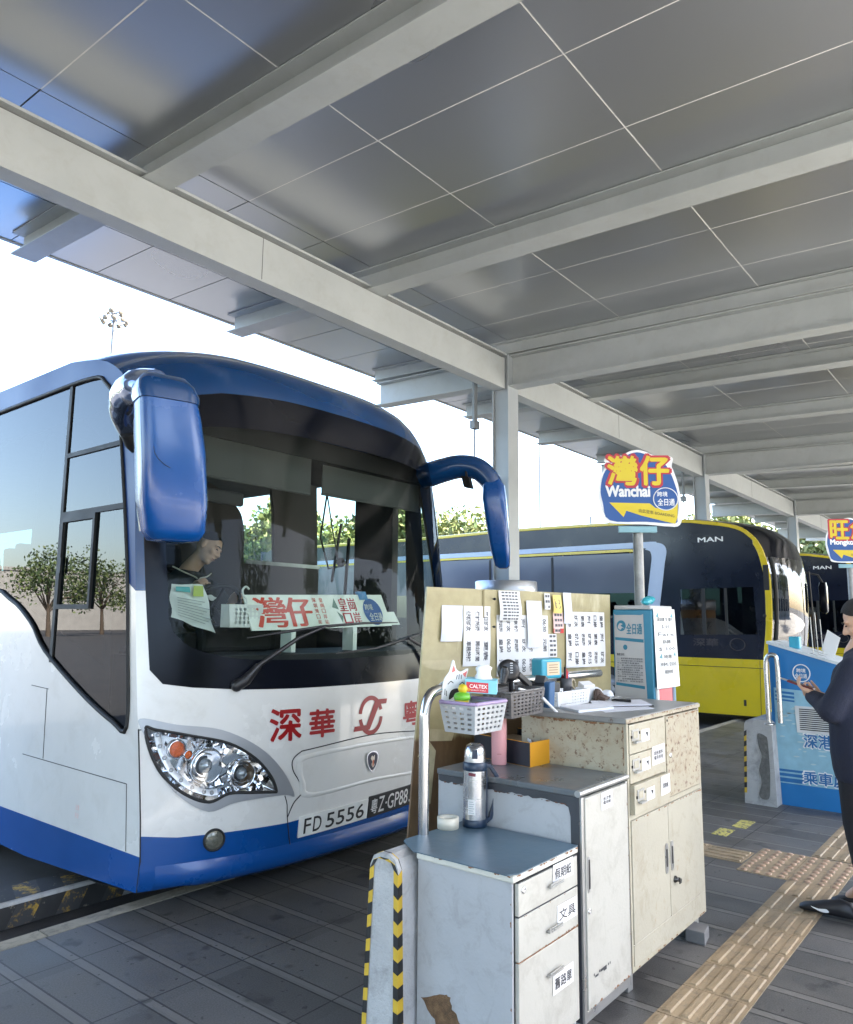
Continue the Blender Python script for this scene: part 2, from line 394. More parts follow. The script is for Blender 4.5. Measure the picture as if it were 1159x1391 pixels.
# cross beams
for x in XB:
    for (y0,y1,b0,b1,t0,t1) in ((5.46,-3.9,4.79,4.53,5.235,4.87),(5.69,7.93,4.86,4.945,5.245,5.31)):
        m=MB()
        def sl(xa,xb,lo0,lo1,hi0,hi1):
            P=[(xa,y0,lo0),(xb,y0,lo0),(xb,y1,lo1),(xa,y1,lo1),(xa,y0,hi0),(xb,y0,hi0),(xb,y1,hi1),(xa,y1,hi1)]
            m.add(P,[(0,3,2,1),(4,5,6,7),(0,1,5,4),(1,2,6,5),(2,3,7,6),(3,0,4,7)])
        sl(x-.11,x+.11,b0,b1,b0+.016,b1+.016); sl(x-.008,x+.008,b0+.017,b1+.017,t0-.017,t1-.017); sl(x-.11,x+.11,t0-.016,t1-.016,t0,t1)
        part(m,'cross_beam',STEEL,can)
# columns
COLM=mat('column_steel',(.36,.39,.40),.38,0,.06,3,.1,30)
for x in XB:
    m=MB()
    for yy in (5.46,5.70):
        m.box(x-.13,x+.13,yy-.01,yy+.01,-.2,5.25)
    m.box(x-.10,x+.10,5.475,5.685,-.2,5.25)
    c=part(m,'column',COLM,can)
    m=MB(); m.lathe((x,5.58,-.2),(0,0,1),[(.39,0),(.39,1.9)],28,2); m.lathe((x,5.58,-.2),(0,0,1),[(.40,1.9),(.40,2.20),(.38,2.26),(.13,2.26)],28)
    m.lathe((x,5.58,-.2),(0,0,1),[(.405,2.08),(.415,2.09),(.415,2.31),(.40,2.32),(.12,2.32)],28,1)
    part(m,'column_guard',[mat('orange_guard',(.52,.27,.07),.5,0,.15,5,dirt=((.2,.12,.05),.5)),mat('galvanised',(.5,.52,.55),.35,.7,.1,5),CONCG],c)
# cable and lamp bracket hanging beside each column
for x in XB[3:5]:
    m=MB(); m.box(x-.38,x-.30,5.84,5.87,4.30,4.86); m.tube([(x-.34,5.86,4.3),(x-.345,5.86,3.9),(x-.36,5.85,3.6),(x-.30,5.8,3.45)],.012,6)
    m.box(x-.40,x-.28,5.82,5.90,4.20,4.31); m.box(x-.48,x-.12,5.80,5.85,3.50,3.53); m.tube([(x-.42,5.80,3.55),(x-.28,5.78,3.50)],.035,8); m.tube([(x-.2,5.8,3.53),(x-.10,5.8,3.49)],.03,8)
    part(m,'cable_bracket',mat('dull_metal',(.22,.23,.23),.5,.5),can)

# ================================================================ TREES, LIGHTS, DISTANCE
LEAF=[mat('leaf_a',(.10,.135,.035),.6,0,.35,.8),mat('leaf_b',(.19,.20,.06),.6,0,.35,.8),mat('leaf_c',(.05,.085,.03),.6,0,.3,.8)]
BARK=mat('bark',(.10,.075,.055),.9,0,.25,6,.6,30)
def tree(x,y,h,rad,label,seed,cat='tree',nleaf=9000,lm=(0,1),group=None):
    r=random.Random(seed); t=thing('tree',label,cat,(x,y,-.15),group)
    m=MB(); th=h*.34
    m.tube([(x,y,-.3),(x+.1,y,th*.5),(x+.15,y+.1,th)],[.26*h/9,.2*h/9,.15*h/9],10)
    blobs=[]
    for i in range(13):
        a=r.uniform(0,2*PI); q=r.uniform(.1,.8)*rad; z=r.uniform(.38,.92)*h; q*=1.15-abs(z/h-.6)*1.5
        p=(x+q*math.cos(a),y+q*math.sin(a),z); blobs.append((p,rad*r.uniform(.28,.5)))
        m.tube([(x+.15,y+.1,th*r.uniform(.7,1)),((x+p[0])/2,(y+p[1])/2,(th+z)/2+.3),p],[.09*h/9,.06*h/9,.02],6)
    blobs.append(((x,y,h*.72),rad*.5))
    part(m,'trunk',BARK,t)
    m=MB()
    for i in range(nleaf):
        (c,br)=blobs[r.randrange(len(blobs))]
        d=V((r.gauss(0,1),r.gauss(0,1),r.gauss(0,.75))).normalized()*br*(r.random()**.45)
        p=V(c)+d; s=r.uniform(.12,.26)*h/9
        u=V((r.gauss(0,1),r.gauss(0,1),r.gauss(0,1))).normalized(); w=u.cross(V((r.gauss(0,1),r.gauss(0,1),r.gauss(0,1)))).normalized()
        m.add([p-u*s,p+w*s*.55,p+u*s,p-w*s*.55],[(0,1,2,3)],lm[0] if r.random()<.5 else lm[1])
    part(m,'crown',LEAF,t)
    return t
def dirp(px,r):  # bearing of a point seen at the horizon, as plain numbers
    a=math.radians(px); return (r*math.cos(a),r*math.sin(a))
TL=[(36.5,50,8.8,4.0,'yellow-green leafy tree beyond the road, just left of the nearest canopy column'),
    (42.5,52,10.5,4.4,'bushy tree beyond the road seen through the middle of the coach windscreen'),
    (49,50,9.5,4.2,'dense tree beyond the road, seen through the small rear window of the coach'),
    (31,62,8.2,4.4,'low tree beyond the road behind the grey lamp post'),
    (20.5,66,8.6,4.2,'tree behind the roof of the yellow bus, right of the second column'),
    (16.5,58,9.6,4.4,'green tree above the black nose of the yellow bus'),
    (12.5,62,9.4,4.2,'tree to the left of the farthest visible column'),
    (9.0,56,9.4,4.3,'tree behind the second blue and yellow stop sign at the right edge'),
    (5,60,9,4.3,'rightmost tree beyond the parked buses'),
    (57,55,8,4.2,'tree hidden mostly behind the coach body, beyond the road')]
for i,(a,d,h,rd,lb) in enumerate(TL):
    xx,yy=dirp(a,d); tree(xx,yy,h,rd,lb,20+i,lm=(0,1) if i%2 else (1,0),group='trees beyond the bus station')
# trees added behind the viewer, out of view, to fill the glass reflections
for i,(xx,yy) in enumerate([(-6,-15),(4,-16),(15,-15),(26,-16)]):
    tree(xx,yy,8.5,4.2,'tree on the far side of the station, seen only as a reflection','abcdefg'.index('abcdefg'[i])+60,nleaf=2200,lm=(2,0),group='trees behind the viewer')
# unseen buildings added to cover the bright horizon in reflections, trees to the left
def facade(name,label,x0,x1,y0,y1,h,face):
    t=thing(name,label,'building',((x0+x1)/2,(y0+y1)/2,-.15)); n=int((x1-x0)/3.2) if face in 'yY' else int((y1-y0)/3.2)
    m=MB(); m.box(x0,x1,y0,y1,-.3,h); m.box(x0-.15,x1+.15,y0-.15,y1+.15,h+.002,h+.4); m.box(x0-.02,x1+.02,y0-.02,y1+.02,-.3,.5); part(m,'wall',mat('backdrop_wall',(.36,.35,.33),.8,0,.12,1,.3,30),t)
    for k_ in range(int((h-1)/3.3)):
        for i in range(n):
            z=1+3.3*k_
            m=MB()
            if face=='Y': a=x0+.5+i*3.2; m.box(a,a+2.3,y1,y1+.02,z,z+1.8); m.box(a+1.12,a+1.18,y1+.021,y1+.04,z,z+1.8,1)
            else: a=y0+.5+i*3.2; m.box(x1,x1+.02,a,a+2.3,z,z+1.8); m.box(x1+.021,x1+.04,a+1.12,a+1.18,z,z+1.8,1)
            part(m,'window',[mat('far_glass',(.03,.04,.05),.1),mat('frame_dark',(.1,.1,.1),.5)],t)
facade('terminal_building','long grey terminal building across the forecourt, seen only in reflections',-34,44,-48,-31,8.5,'Y')
facade('depot_building','long low depot building left of the coach, seen only in reflections',-70,-6,96,104,7,'Y')
for i,(xx,yy) in enumerate([(-12,66),(-19,72),(-5,70),(-26,66),(-34,72),(-42,66),(-2,80),(-9,84),(-16,84)]):
    tree(xx,yy,7.5,4.0,'tree left of the coach, seen only as a reflection in its side glass',80+i,nleaf=2200,lm=(2,0),group='trees left of the coach')
# flood light mast
def mast(x,y,h,label,head):
    t=thing('light_mast',label,'light mast',(x,y,-.15)); m=MB(); m.tube([(x,y,-.2),(x,y,h*.5),(x,y,h)],[.22,.15,.09] if head else [.10,.085,.06],12); part(m,'pole',mat('mast_grey',(.10,.105,.11),.6),t)
    if head:
        m=MB()
        for rr,z in ((.62,h-.35),(.35,h+.1)):
            m.tube([(x+rr*math.cos(2*PI*i/20),y+rr*math.sin(2*PI*i/20),z) for i in range(20)],.03,6,closed=True)
            for i in range(8):
                a=2*PI*i/8; m.tube([(x,y,z),(x+rr*math.cos(a),y+rr*math.sin(a),z)],.025,5)
        part(m,'lamp_ring',mat('mast_grey',(.35,.36,.37),.5),t)
        for rr,z,n in ((.66,h-.35,9),(.38,h+.15,5)):
            for i in range(n):
                a=2*PI*i/n; c=V((x+rr*math.cos(a),y+rr*math.sin(a),z)); o=V((math.cos(a),math.sin(a),-.5)).normalized()
                m=MB(); m.lathe(c,o,[(.02,-.12),(.09,-.06),(.15,.06),(.15,.1),(.02,.1)],10); part(m,'lamp',mat('lamp_beige',(.16,.14,.11),.5),t)
    return t
mast(20.9,39.8,18.6,'tall floodlight mast with a ring of lamps rising above the blue coach roof',True)
mast(51.8,30.2,16.6,'thin grey lamp post standing in the gap right of the nearest column',False)
mast(40.3,20.1,7.7,'short thin post just visible above the yellow bus roof left of the stop sign',False)

# ================================================================ LIGHT
w=bpy.data.worlds.new('World'); SC.world=w; w.use_nodes=True; nt=w.node_tree; bg=nt.nodes['Background']
sk=nt.nodes.new('ShaderNodeTexSky'); sk.sky_type='NISHITA'; sk.sun_disc=False
EL=math.radians(48); AZ=math.radians(-62)   # direction the sun stands in, from +X towards +Y
sd=V((math.cos(EL)*math.cos(AZ),math.cos(EL)*math.sin(AZ),math.sin(EL)))
sk.sun_elevation=EL; sk.sun_rotation=math.atan2(sd.x,sd.y); sk.air_density=1.0; sk.dust_density=2.2; sk.altitude=50
nt.links.new(sk.outputs[0],bg.inputs[0]); bg.inputs[1].default_value=.15
ld=bpy.data.lights.new('sun','SUN'); ld.energy=5; ld.angle=math.radians(.5); ld.color=(1,.93,.82)
lo=bpy.data.objects.new('sun',ld); COL.objects.link(lo); lo.rotation_euler=sd.to_track_quat('Z','Y').to_euler()
SC.view_settings.view_transform='Standard'; SC.view_settings.look='None'; SC.view_settings.exposure=3.2; SC.view_settings.gamma=1
SC.render.engine='CYCLES'; SC.cycles.use_denoising=True; SC.cycles.max_bounces=10; SC.cycles.transparent_max_bounces=16

# ================================================================ COACH
XC,HW=3.86,1.47
ROWS=[(.135,3.66,3.90,.135,.135,2.8),(.18,3.61,3.87,.18,.18,2.8),(.30,3.58,3.88,.30,.30,2.8),(.50,3.56,3.90,.50,.50,2.8),(.95,3.56,3.97,.95,.95,2.8),
(1.25,3.58,4.02,1.25,1.25,2.8),(1.9,3.66,4.11,1.9,1.9,2.9),(2.6,3.76,4.20,2.6,2.6,3.0),(2.95,3.84,4.27,2.97,2.92,3.1),(3.15,3.93,4.36,3.17,3.08,3.2),
(3.30,4.06,4.50,3.32,3.19,3.4),(3.45,4.35,4.72,3.45,3.28,3.8),(3.6,4.9,5.1,3.54,3.34,4.4)]
def S(x,t,off=0.0):
    i=0
    while i<len(ROWS)-2 and t>ROWS[i+1][0]: i+=1
    A,B=ROWS[i],ROWS[i+1]; s=(t-A[0])/(B[0]-A[0])
    # smooth between rows
    Z=ROWS[max(i-1,0)]; D=ROWS[min(i+2,len(ROWS)-1)]
    def h(k):
        m0=(B[k]-Z[k])/(B[0]-Z[0]) if B is not Z else 0; m1=(D[k]-A[k])/(D[0]-A[0]); dt=B[0]-A[0]
        return (2*s**3-3*s*s+1)*A[k]+(s**3-2*s*s+s)*dt*m0+(-2*s**3+3*s*s)*B[k]+(s**3-s*s)*dt*m1
    y0,y1,za,zb,p=h(1),h(2),h(3),h(4),h(5)
    u=min(abs((x-XC)/HW),1); w_=u**p
    y=y0+(y1-y0)*w_; z=za+(zb-za)*w_
    if off:
        e=.01; a=V(S(x+e,t)); b=V(S(x-e,t)); c=V(S(x,min(t+e,3.6))); d=V(S(x,max(t-e,.135)))
        n=(a-b).cross(c-d).normalized(); return (x+n.x*off,y+n.y*off,z+n.z*off)
    return (x,y,z)
def F(off=0,flip=False):
    return (lambda a,b,d=0:S(2*XC-a if flip else a,b,off+d))
mir=lambda P:[(2*XC-a,b) for a,b in reversed(P)]
WHITE=mat('coach_white',(.66,.655,.625),.22,0,.04,2,coat=.6,dirt=((.40,.37,.31),.24),spots=((.25,.22,.18),70,.76,.02))
BLUE=mat('coach_blue',(.0015,.060,.245),.24,0,.08,2,coat=.2,spots=((.3,.35,.4),26,.76,.03))
NAVY=mat('coach_roof_blue',(.003,.042,.145),.2,0,.1,2,coat=.7)
BLK=mat('gloss_black',(.004,.005,.009),.12,0,.2,3,spec=.14)
RUB=mat('black_rubber',(.012,.012,.012),.6)
DARK=mat('dark_trim',(.020,.019,.022),.7,0,.2,8)
CHROME=mat('chrome',(.82,.83,.85),.07,1,.04,8)
SILV=mat('silver_paint',(.33,.345,.36),.32,.35,.05,4)
GLW=glass('windscreen_glass',(.68,.75,.71),.24,0,1.4,.0)
GLS=glass('tinted_side_glass',(.10,.19,.22),.52,0,1.5,.06)
RED=mat('red_vinyl',(.30,.003,.005),.4)
BWH=mat('print_white',(.75,.75,.74),.5)
coach=thing('coach','blue and white coach with red lettering and plate FD 5556, overhanging the kerb','coach',(3.86,9,-.15))
def J(name): return MB()
# colour line between blue skirt and white
bl=[(2.39,.425),(2.56,.402),(2.80,.398),(3.17,.392),(3.5,.41),(3.86,.425)]; BLINE=bl+mir(bl)[1:]
ws=[(2.445,1.30),(2.50,1.222),(2.633,1.20),(2.9,1.18),(3.22,1.173),(3.86,1.17)]
wsb=ws+mir(ws)[1:]                                  # bottom left -> right
wst=[(2.432,1.75),(2.425,2.2),(2.43,2.60),(2.50,2.86),(2.63,2.985),(2.85,3.03),(3.3,3.045),(3.86,3.05)]
WSUP=wst+mir(wst)[1:]                                # left mid up over to right mid
WSO=wsb+list(reversed(WSUP))                         # ring
L,Rr=XC-HW,XC+HW
HL=crv([(2.422,.985),(2.47,.975),(2.628,.936),(2.813,.884),(2.958,.79),(3.055,.68),(3.094,.592),(3.07,.585),(2.939,.598),(2.815,.607),(2.711,.572),(2.592,.625),(2.498,.725),(2.445,.844)],5)
HT=crv([(2.40,1.035),(2.56,.998),(2.774,.960),(2.979,.85),(3.13,.70),(3.215,.545),(3.14,.56),(2.86,.556),(2.708,.522),(2.56,.622),(2.474,.765),(2.418,.94)],5)
m=MB(); m.patch([(L,.135),(Rr,.135)]+list(reversed(BLINE)),F(),step=.06); part(m,'front_skirt',BLUE,coach)
m=MB(); m.patch(BLINE+[(Rr,1.75)]+list(reversed(wsb+[mir(wst)[-1]]))[0:]+[wst[0],(L,1.75)],F(),holes=[HL,mir(HL)],step=.05); part(m,'front_panel',WHITE,coach)
m=MB(); m.patch([(L,1.75),wst[0]]+WSUP[1:]+[(Rr,1.75),(Rr,3.6),(L,3.6)],F(),step=.07)
# roof behind
xs=[XC-HW+2*HW*i/40 for i in range(41)]
r0=[S(x,3.6) for x in xs]; rings=[r0]
for yy in (5.3,5.8,7,10,14,15.2): rings.append([(p[0],max(p[1],yy),p[2]) for p in r0])
rings.append([(p[0],15.5,p[2]-.12) for p in r0])
m.loft(rings,False,closed=False); part(m,'roof',NAVY,coach)
# sides
YE=lambda z: next(A[2]+(B[2]-A[2])*(z-A[4])/(B[4]-A[4]) for A,B in zip(ROWS[:-1],ROWS[1:]) if A[4]-1e-6<=z<=B[4]+1e-6)
fe=[(S(L,t)[1],S(L,t)[2]) for t in (.135,.18,.30,.5,.75,.95,1.1,1.25,1.5,1.75,1.9,2.25,2.6,2.8,2.95,3.05,3.15,3.23,3.3,3.38,3.45,3.52,3.6)]
fb=[p for p in fe if p[1]<.32]+[(S(L,.32)[1],.32)]
SG=crv([(4.085,.985),(4.13,1.45),(4.20,1.94),(4.355,2.67),(4.44,2.93),(4.60,3.10),(4.80,3.165),(5.7,3.17),(9,3.15),(14.6,3.12),(14.75,3.0),(14.75,1.85),(14.6,1.75),(9,1.78),(6.3,1.80),(5.75,1.72),(5.39,1.56),(5.15,1.375),(4.63,1.135),(4.25,1.0)],4)
for sx,nm in ((L,1),(Rr,-1)):
    fs=lambda a,b,d=0,sx=sx,nm=nm:(sx-nm*d,a,b)
    fl=(nm==1)
    wh=(4.9,.135),(6.5,.135)
    m=MB(); m.patch(fb+[(15.4,.30),(15.4,.10),(8.5,.10)]+[(8.1+.56*math.cos(a),.10+.56*math.sin(a)*.38) for a in [PI*i/8 for i in range(9)]]+[(5.2,.075)],fs,step=.25,flip=fl,sm=False); part(m,'side_skirt',BLUE,coach)
    up=[p for p in fe if .32<p[1]<1.76]; lastw=(YE(1.75),1.75)
    rear=(15.4,.30)
    # white from line to glass, blue above the glass
    gl=SG
    m=MB(); m.patch([(fb[-1][0],.32)]+[p for p in fe if .32<p[1]<1.75]+[(YE(1.75),1.75)]+[p for p in fe if 1.76<p[1]<2.9]+[(YE(2.9),2.9)]+[(15.4,2.9),(15.4,.30)],fs,holes=[[(a,min(b,2.899)) for a,b in gl]] if 0 else [],step=None,flip=not fl,sm=False) if 0 else None
    # split: band below z 2.9 with glass notch cut by polygon subtraction = patch with hole, two colours chosen by height
    outer=fe[fe.index([p for p in fe if p[1]>.32][0]):]
    outer=[(fb[-1][0],.32)]+outer+[(15.4,3.34),(15.4,.30)]
    vs,fsx=tess(outer,[gl],.2)
    A=MB(); B=MB(); 
    for f in fsx:
        cy=sum(vs[i][0] for i in f)/3; cz=sum(vs[i][1] for i in f)/3
        isblue=(cz>3.0) or (cz>1.75 and cy<4.9)
        f2=f if nm==-1 else tuple(reversed(f))
        (B if isblue else A).add([fs(*vs[i]) for i in f2],[tuple(range(3))],0,False)
    part(A,'side_panel',WHITE,coach); part(B,'roof_side',mat('side_blue',(.004,.036,.16),.38,0,.1,2,spec=.3),coach)
    g=MB(); g.patch(gl,lambda a,b,d=0,sx=sx,nm=nm:(sx-nm*.0+nm*.006,a,b),step=.5,flip=fl,sm=False); gp=part(g,'side_window',GLS if nm==1 else glass('clear_side_glass',(.66,.74,.72),.9,0,1.5,0),coach)
    r=MB(); 
    r.tube([(sx-nm*.002,a,b) for a,b in gl],.014,6,closed=True); part(r,'window_seal',RUB,coach)
    # window dividers
    for yy,z0_,z1_ in ((5.06,1.30,3.165),(7.4,1.79,3.16),(9.6,1.78,3.15),(11.8,1.77,3.14),(13.6,1.76,3.12)): part(MB().box(*sorted((sx+nm*.012,sx-nm*.004)),yy-.018,yy+.018,z0_,z1_),'window_bar',RUB,gp)
    if nm==1:
        part(MB().box(sx-.006,sx+.012,4.36,5.04,2.655,2.685),'window_bar',RUB,gp); part(MB().box(sx-.006,sx+.012,4.26,5.04,2.25,2.285),'window_bar',RUB,gp)
        s=MB()
        for a in ((4.60,5.04,2.215,2.25),(4.60,5.04,1.645,1.675),(4.60,4.625,1.675,2.215),(5.015,5.04,1.675,2.215)): s.box(sx-.012,sx+.01,*a)
        s.box(sx-.02,sx-.012,4.99,5.012,1.88,1.98); part(s,'sliding_sash',RUB,gp)
    # lining
    ln=MB(); vs2,f2=tess([(4.2 if nm==-1 else 4.4,.9),(4.35 if nm==-1 else 4.55,3.2),(15.3,3.2),(15.3,.9)],[[(4.45,1.3),(4.5,2.60),(4.8,2.93),(14.7,2.93),(14.7,1.80),(5.3,1.80),(5.1,1.3)]] if nm==-1 else [[(4.5,1.3),(4.6,2.7),(5.0,2.93),(14.7,2.9),(14.7,1.8),(6,1.8)]],.5)
    ln.add([(sx+nm*.06,a,b) for a,b in vs2],f2); part(ln,'cabin_lining',DARK,coach)
# panel gaps on near side and front
g=MB()
def line3(pts,w_=.006,d=-.0015):
    part(MB().tube(pts,w_/2,5),'panel_gap',RUB,coach)
line3([(L,4.055,.675),(L,5.35,.69)]); line3([(L,4.055,.675),(L,4.02,.325)]); line3([(L,5.08,1.13),(L,5.06,.695)]); line3([(L,5.06,1.13),(L,5.3,1.14)])
line3([(L+.001,S(L,t)[1]-.004,t) for t in (.14,.3,.5,.75,.98)],.008); line3([S(2.395,.975,.002),S(2.43,.978,.002)],.006)
line3([S(a,b,.001) for a,b in crv([(3.153,.552),(3.17,.50),(3.178,.42),(3.21,.28),(3.262,.137)],6,False)],.006)
for P in ([(3.178,.425),(3.215,.50),(3.272,.555),(3.25,.62),(3.205,.69),(3.20,.75),(3.25,.79),(3.33,.803),(3.86,.835)],):
    Q=P[:-1]+[P[-1]]+mir(P[:-1]); line3([S(a,b,.001) for a,b in crv(Q,5,False)],.007)
# hatch with raised inner panel
m=MB(); hp=crv([(3.30,.775),(3.86,.795),(4.42,.775),(4.50,.72),(4.47,.60),(4.40,.515),(3.86,.53),(3.32,.515),(3.25,.60),(3.225,.72)],5)
cx,cy=3.86,.65
hin=[(cx+(a-cx)*.965,cy+(b-cy)*.88) for a,b in hp]
A=[S(a,b,.0) for a,b in hp]; B=[S(a,b,.012) for a,b in hin]; hin2=[(cx+(a-cx)*.93,cy+(b-cy)*.80) for a,b in hp]; Cc=[S(a,b,.004) for a,b in hin2]
m.loft([A,B,Cc],False); m.patch(hin2,F(.004),step=.06); part(m,'front_hatch',WHITE,coach)
# bumper ledge
m=MB()
for zz,o0 in ((.235,.0),(.20,.03),(.172,.032),(.15,.0)): pass
rg=[]
for zz,o0 in ((.265,.0005),(.225,.022),(.19,.034),(.16,.030),(.137,.004)):
    rg.append([S(2.46+(5.26-2.46)*i/40,zz,o0*min(1,min(i,40-i)/3)+.0005) for i in range(41)])
m.loft(rg,False,closed=False); part(m,'bumper_lip',BLUE,coach)
m=MB(); m.loft([[S(L+2*HW*i/30,.137) for i in range(31)],[(L+2*HW*i/30,4.3,.10) for i in range(31)],[(L+2*HW*i/30,15.3,.10) for i in range(31)]],False,closed=False); part(m,'underside',RUB,coach)
m=MB(); m.add([(L,15.4,.1),(Rr,15.4,.1),(Rr,15.4,3.3),(L,15.4,3.3)],[(0,1,2,3)]); part(m,'rear_panel',WHITE,coach)
# wheels
for sx,nm in ((L,1),(Rr,-1)):
    for yy in (6.6,12.4):
        m=MB(); m.lathe((sx+nm*.04,yy,.36),(nm,0,0),[(.30,0),(.50,.0),(.53,.04),(.53,.26),(.50,.30),(.1,.30)],28)
        w_=part(m,'tyre',RUB,coach); m=MB(); m.lathe((sx+nm*.035,yy,.36),(nm,0,0),[(.04,.0),(.10,.0),(.12,.06),(.24,.1),(.30,.0)],24); part(m,'rim',SILV,w_)
# headlights
rl=random.Random(5)
for fl in (False,True):
    P=mir(HL) if fl else HL; T=mir(HT) if fl else HT
    cx=sum(a for a,b in P)/len(P); cz=sum(b for a,b in P)/len(P)
    tr=MB(); k=len(HT); 
    tr.patch(T,F(.010),holes=[P],step=.05); tr.loft([[S(a,b,-.012) for a,b in T],[S(a,b,.010) for a,b in T]],False); tr.loft([[S(a,b,.010) for a,b in P],[S(a,b,-.02) for a,b in P]],False)
    hl=thing if 0 else None
    trim=part(tr,'headlight_trim',SILV,coach)
    h=MB(); sc=.97
    I=[(cx+(a-cx)*sc,cz+(b-cz)*sc) for a,b in P]; I2=[(cx+(a-cx)*.84,cz+(b-cz)*.82) for a,b in P]
    h.loft([[S(a,b,-.004) for a,b in P],[S(a,b,-.03) for a,b in I],[S(a,b,-.075) for a,b in I2]],False)
    h.patch(I2,F(-.075),step=.04)
    hb=part(h,'headlight',[CHROME],coach)
    gsk=MB(); gsk.tube([S(a,b,.004) for a,b in P],.010,6,closed=True); part(gsk,'gasket',RUB,hb)
    fx=(lambda a:2*XC-a) if fl else (lambda a:a)
    def nrm(a,b):
        return (V(S(a,b,.02))-V(S(a,b,0))).normalized()
    LZ=glass('lamp_lens',(.93,.95,.96),1,.02,1.45,.02)
    for (a,b,r) in ((2.70,.762,.092),(2.905,.700,.078)):
        a=fx(a); n_=(nrm(a,b)*.4+V((0,-1,-.02))).normalized(); c=V(S(a,b,-.085))
        q=MB(); q.lathe(c,n_,[(r*1.12,.0),(r*1.12,.03),(r*1.06,.042),(r,.03),(r*.82,-.0),(r*.74,.018),(r*.68,.018),(r*.60,-.015),(r*.56,-.02)],32)
        pr=part(q,'projector_bezel',CHROME,hb)
        q=MB(); q.lathe(c,n_,[(r*.60,-.012),(r*.60,.01),(r*.46,.012)],28,0); q.lathe(c,n_,[(r*.47,.0),(r*.42,.022),(r*.25,.038),(r*.02,.044)],28,1)
        part(q,'projector_lens',[RUB,mat('bulb_glass',(.30,.33,.34),.03,.5,.3,40)],hb)
    for (a,b,r) in ((2.555,.865,.042),(2.608,.832,.02)):
        a=fx(a); c=V(S(a,b,-.05)); n_=(nrm(a,b)*.5+V((0,-1,0))).normalized()
        q=MB(); q.lathe(c,n_,[(r*1.25,-.01),(r*1.25,.02),(r*1.1,.02)],20,1); q.lathe(c,n_,[(r*1.1,.0),(r,.018),(r*.6,.024),(r*.02,.026)],20,0); part(q,'indicator',[mat('amber_lens',(.75,.13,.02),.2,0,.2,90,bump=.8,bscale=160),CHROME],hb)
    # white led strip following the outer lower edge
    E_=[(2.452,.955),(2.468,.86),(2.515,.745),(2.60,.652),(2.70,.602),(2.76,.60)]
    E2=crv(E_,5,False); q=MB(); wd=.034
    ring=[]
    for i,(a,b) in enumerate(E2):
        p=E2[max(i-1,0)]; n2=E2[min(i+1,len(E2)-1)]; dx,dy=n2[0]-p[0],n2[1]-p[1]; l_=math.hypot(dx,dy); ox,oy=-dy/l_*wd,dx/l_*wd
        ring.append([S(fx(a+ox*.1),b+oy*.1,-.018),S(fx(a+ox),b+oy,-.024),S(fx(a+ox),b+oy,-.05)])
    q.loft(ring,False,closed=False); part(q,'led_strip',mat('led_white',(.72,.74,.76),.25,.2),hb)
    for i in range(1,len(E2)-1,3):
        a,b=E2[i]; p=E2[i-1]; n2=E2[i+1]; dx,dy=n2[0]-p[0],n2[1]-p[1]; l_=math.hypot(dx,dy); a+=-dy/l_*wd*.55; b+=dx/l_*wd*.55
        c=V(S(fx(a),b,-.020)); part(MB().lathe(c,nrm(fx(a),b),[(.013,-.003),(.012,.002),(.008,.003),(.001,.001)],12),'led',mat('led_grey',(.30,.31,.32),.2,.6),hb)
    # faceted reflector pieces
    q=MB()
    for i in range(150):
        a=rl.uniform(2.48,3.04); b=rl.uniform(.60,.95)
        if not inpoly(a,b,[(cx_,cz_) for cx_,cz_ in [( (2.77+(u_-2.77)*.9),(.76+(v_-.76)*.88)) for u_,v_ in HL]]): continue
        if math.hypot(a-2.70,b-.762)<.095 or math.hypot(a-2.905,b-.70)<.08 or math.hypot(a-2.555,b-.865)<.05: continue
        s_=rl.uniform(.012,.034); c=V(S(fx(a),b,-.06)); u=V((rl.gauss(0,1),rl.gauss(0,.4),rl.gauss(0,1))).normalized(); w_=V((rl.gauss(0,1),rl.gauss(0,.4),rl.gauss(0,1))).normalized()
        q.add([c+u*s_,c+w_*s_,c-u*s_,c-w_*s_,c+V((0,-.02,0))],[(0,1,4),(1,2,4),(2,3,4),(3,0,4)])
    part(q,'reflector_facet',CHROME,hb)
    q=MB(); q.patch(P,F(.002),step=.05); part(q,'lens_cover',LZ,hb)
    # fog lamp
    q=MB(); a,b=fx(2.744),.366; c=V(S(a,b,.0)); n_=nrm(a,b); q.lathe(c,n_,[(.062,-.01),(.062,.008),(.054,.012),(.050,.004)],28,1); q.lathe(c,n_,[(.051,.004),(.042,.010),(.015,.016),(.001,.017)],28,0)
    part(q,'fog_lamp',[mat('fog_glass',(.16,.16,.13),.12,.3,.35,60),RUB],coach)
# windscreen: glass and black border
FI=crv([(2.56,1.50),(2.53,1.8),(2.52,2.3),(2.54,2.62),(2.66,2.76),(3.0,2.80),(3.86,2.81),(4.72,2.80),(5.00,2.76),(5.12,2.62),(5.13,2.3),(5.12,1.8),(5.09,1.50),(4.9,1.42),(4.4,1.36),(3.86,1.345),(3.3,1.345),(2.8,1.37)],5)
m=MB(); m.patch(WSO,F(.0015),holes=[FI],step=.07); part(m,'windscreen_border',BLK,coach)
m=MB(); m.patch(FI,F(.0015),step=.07); part(m,'windscreen',GLW,coach)
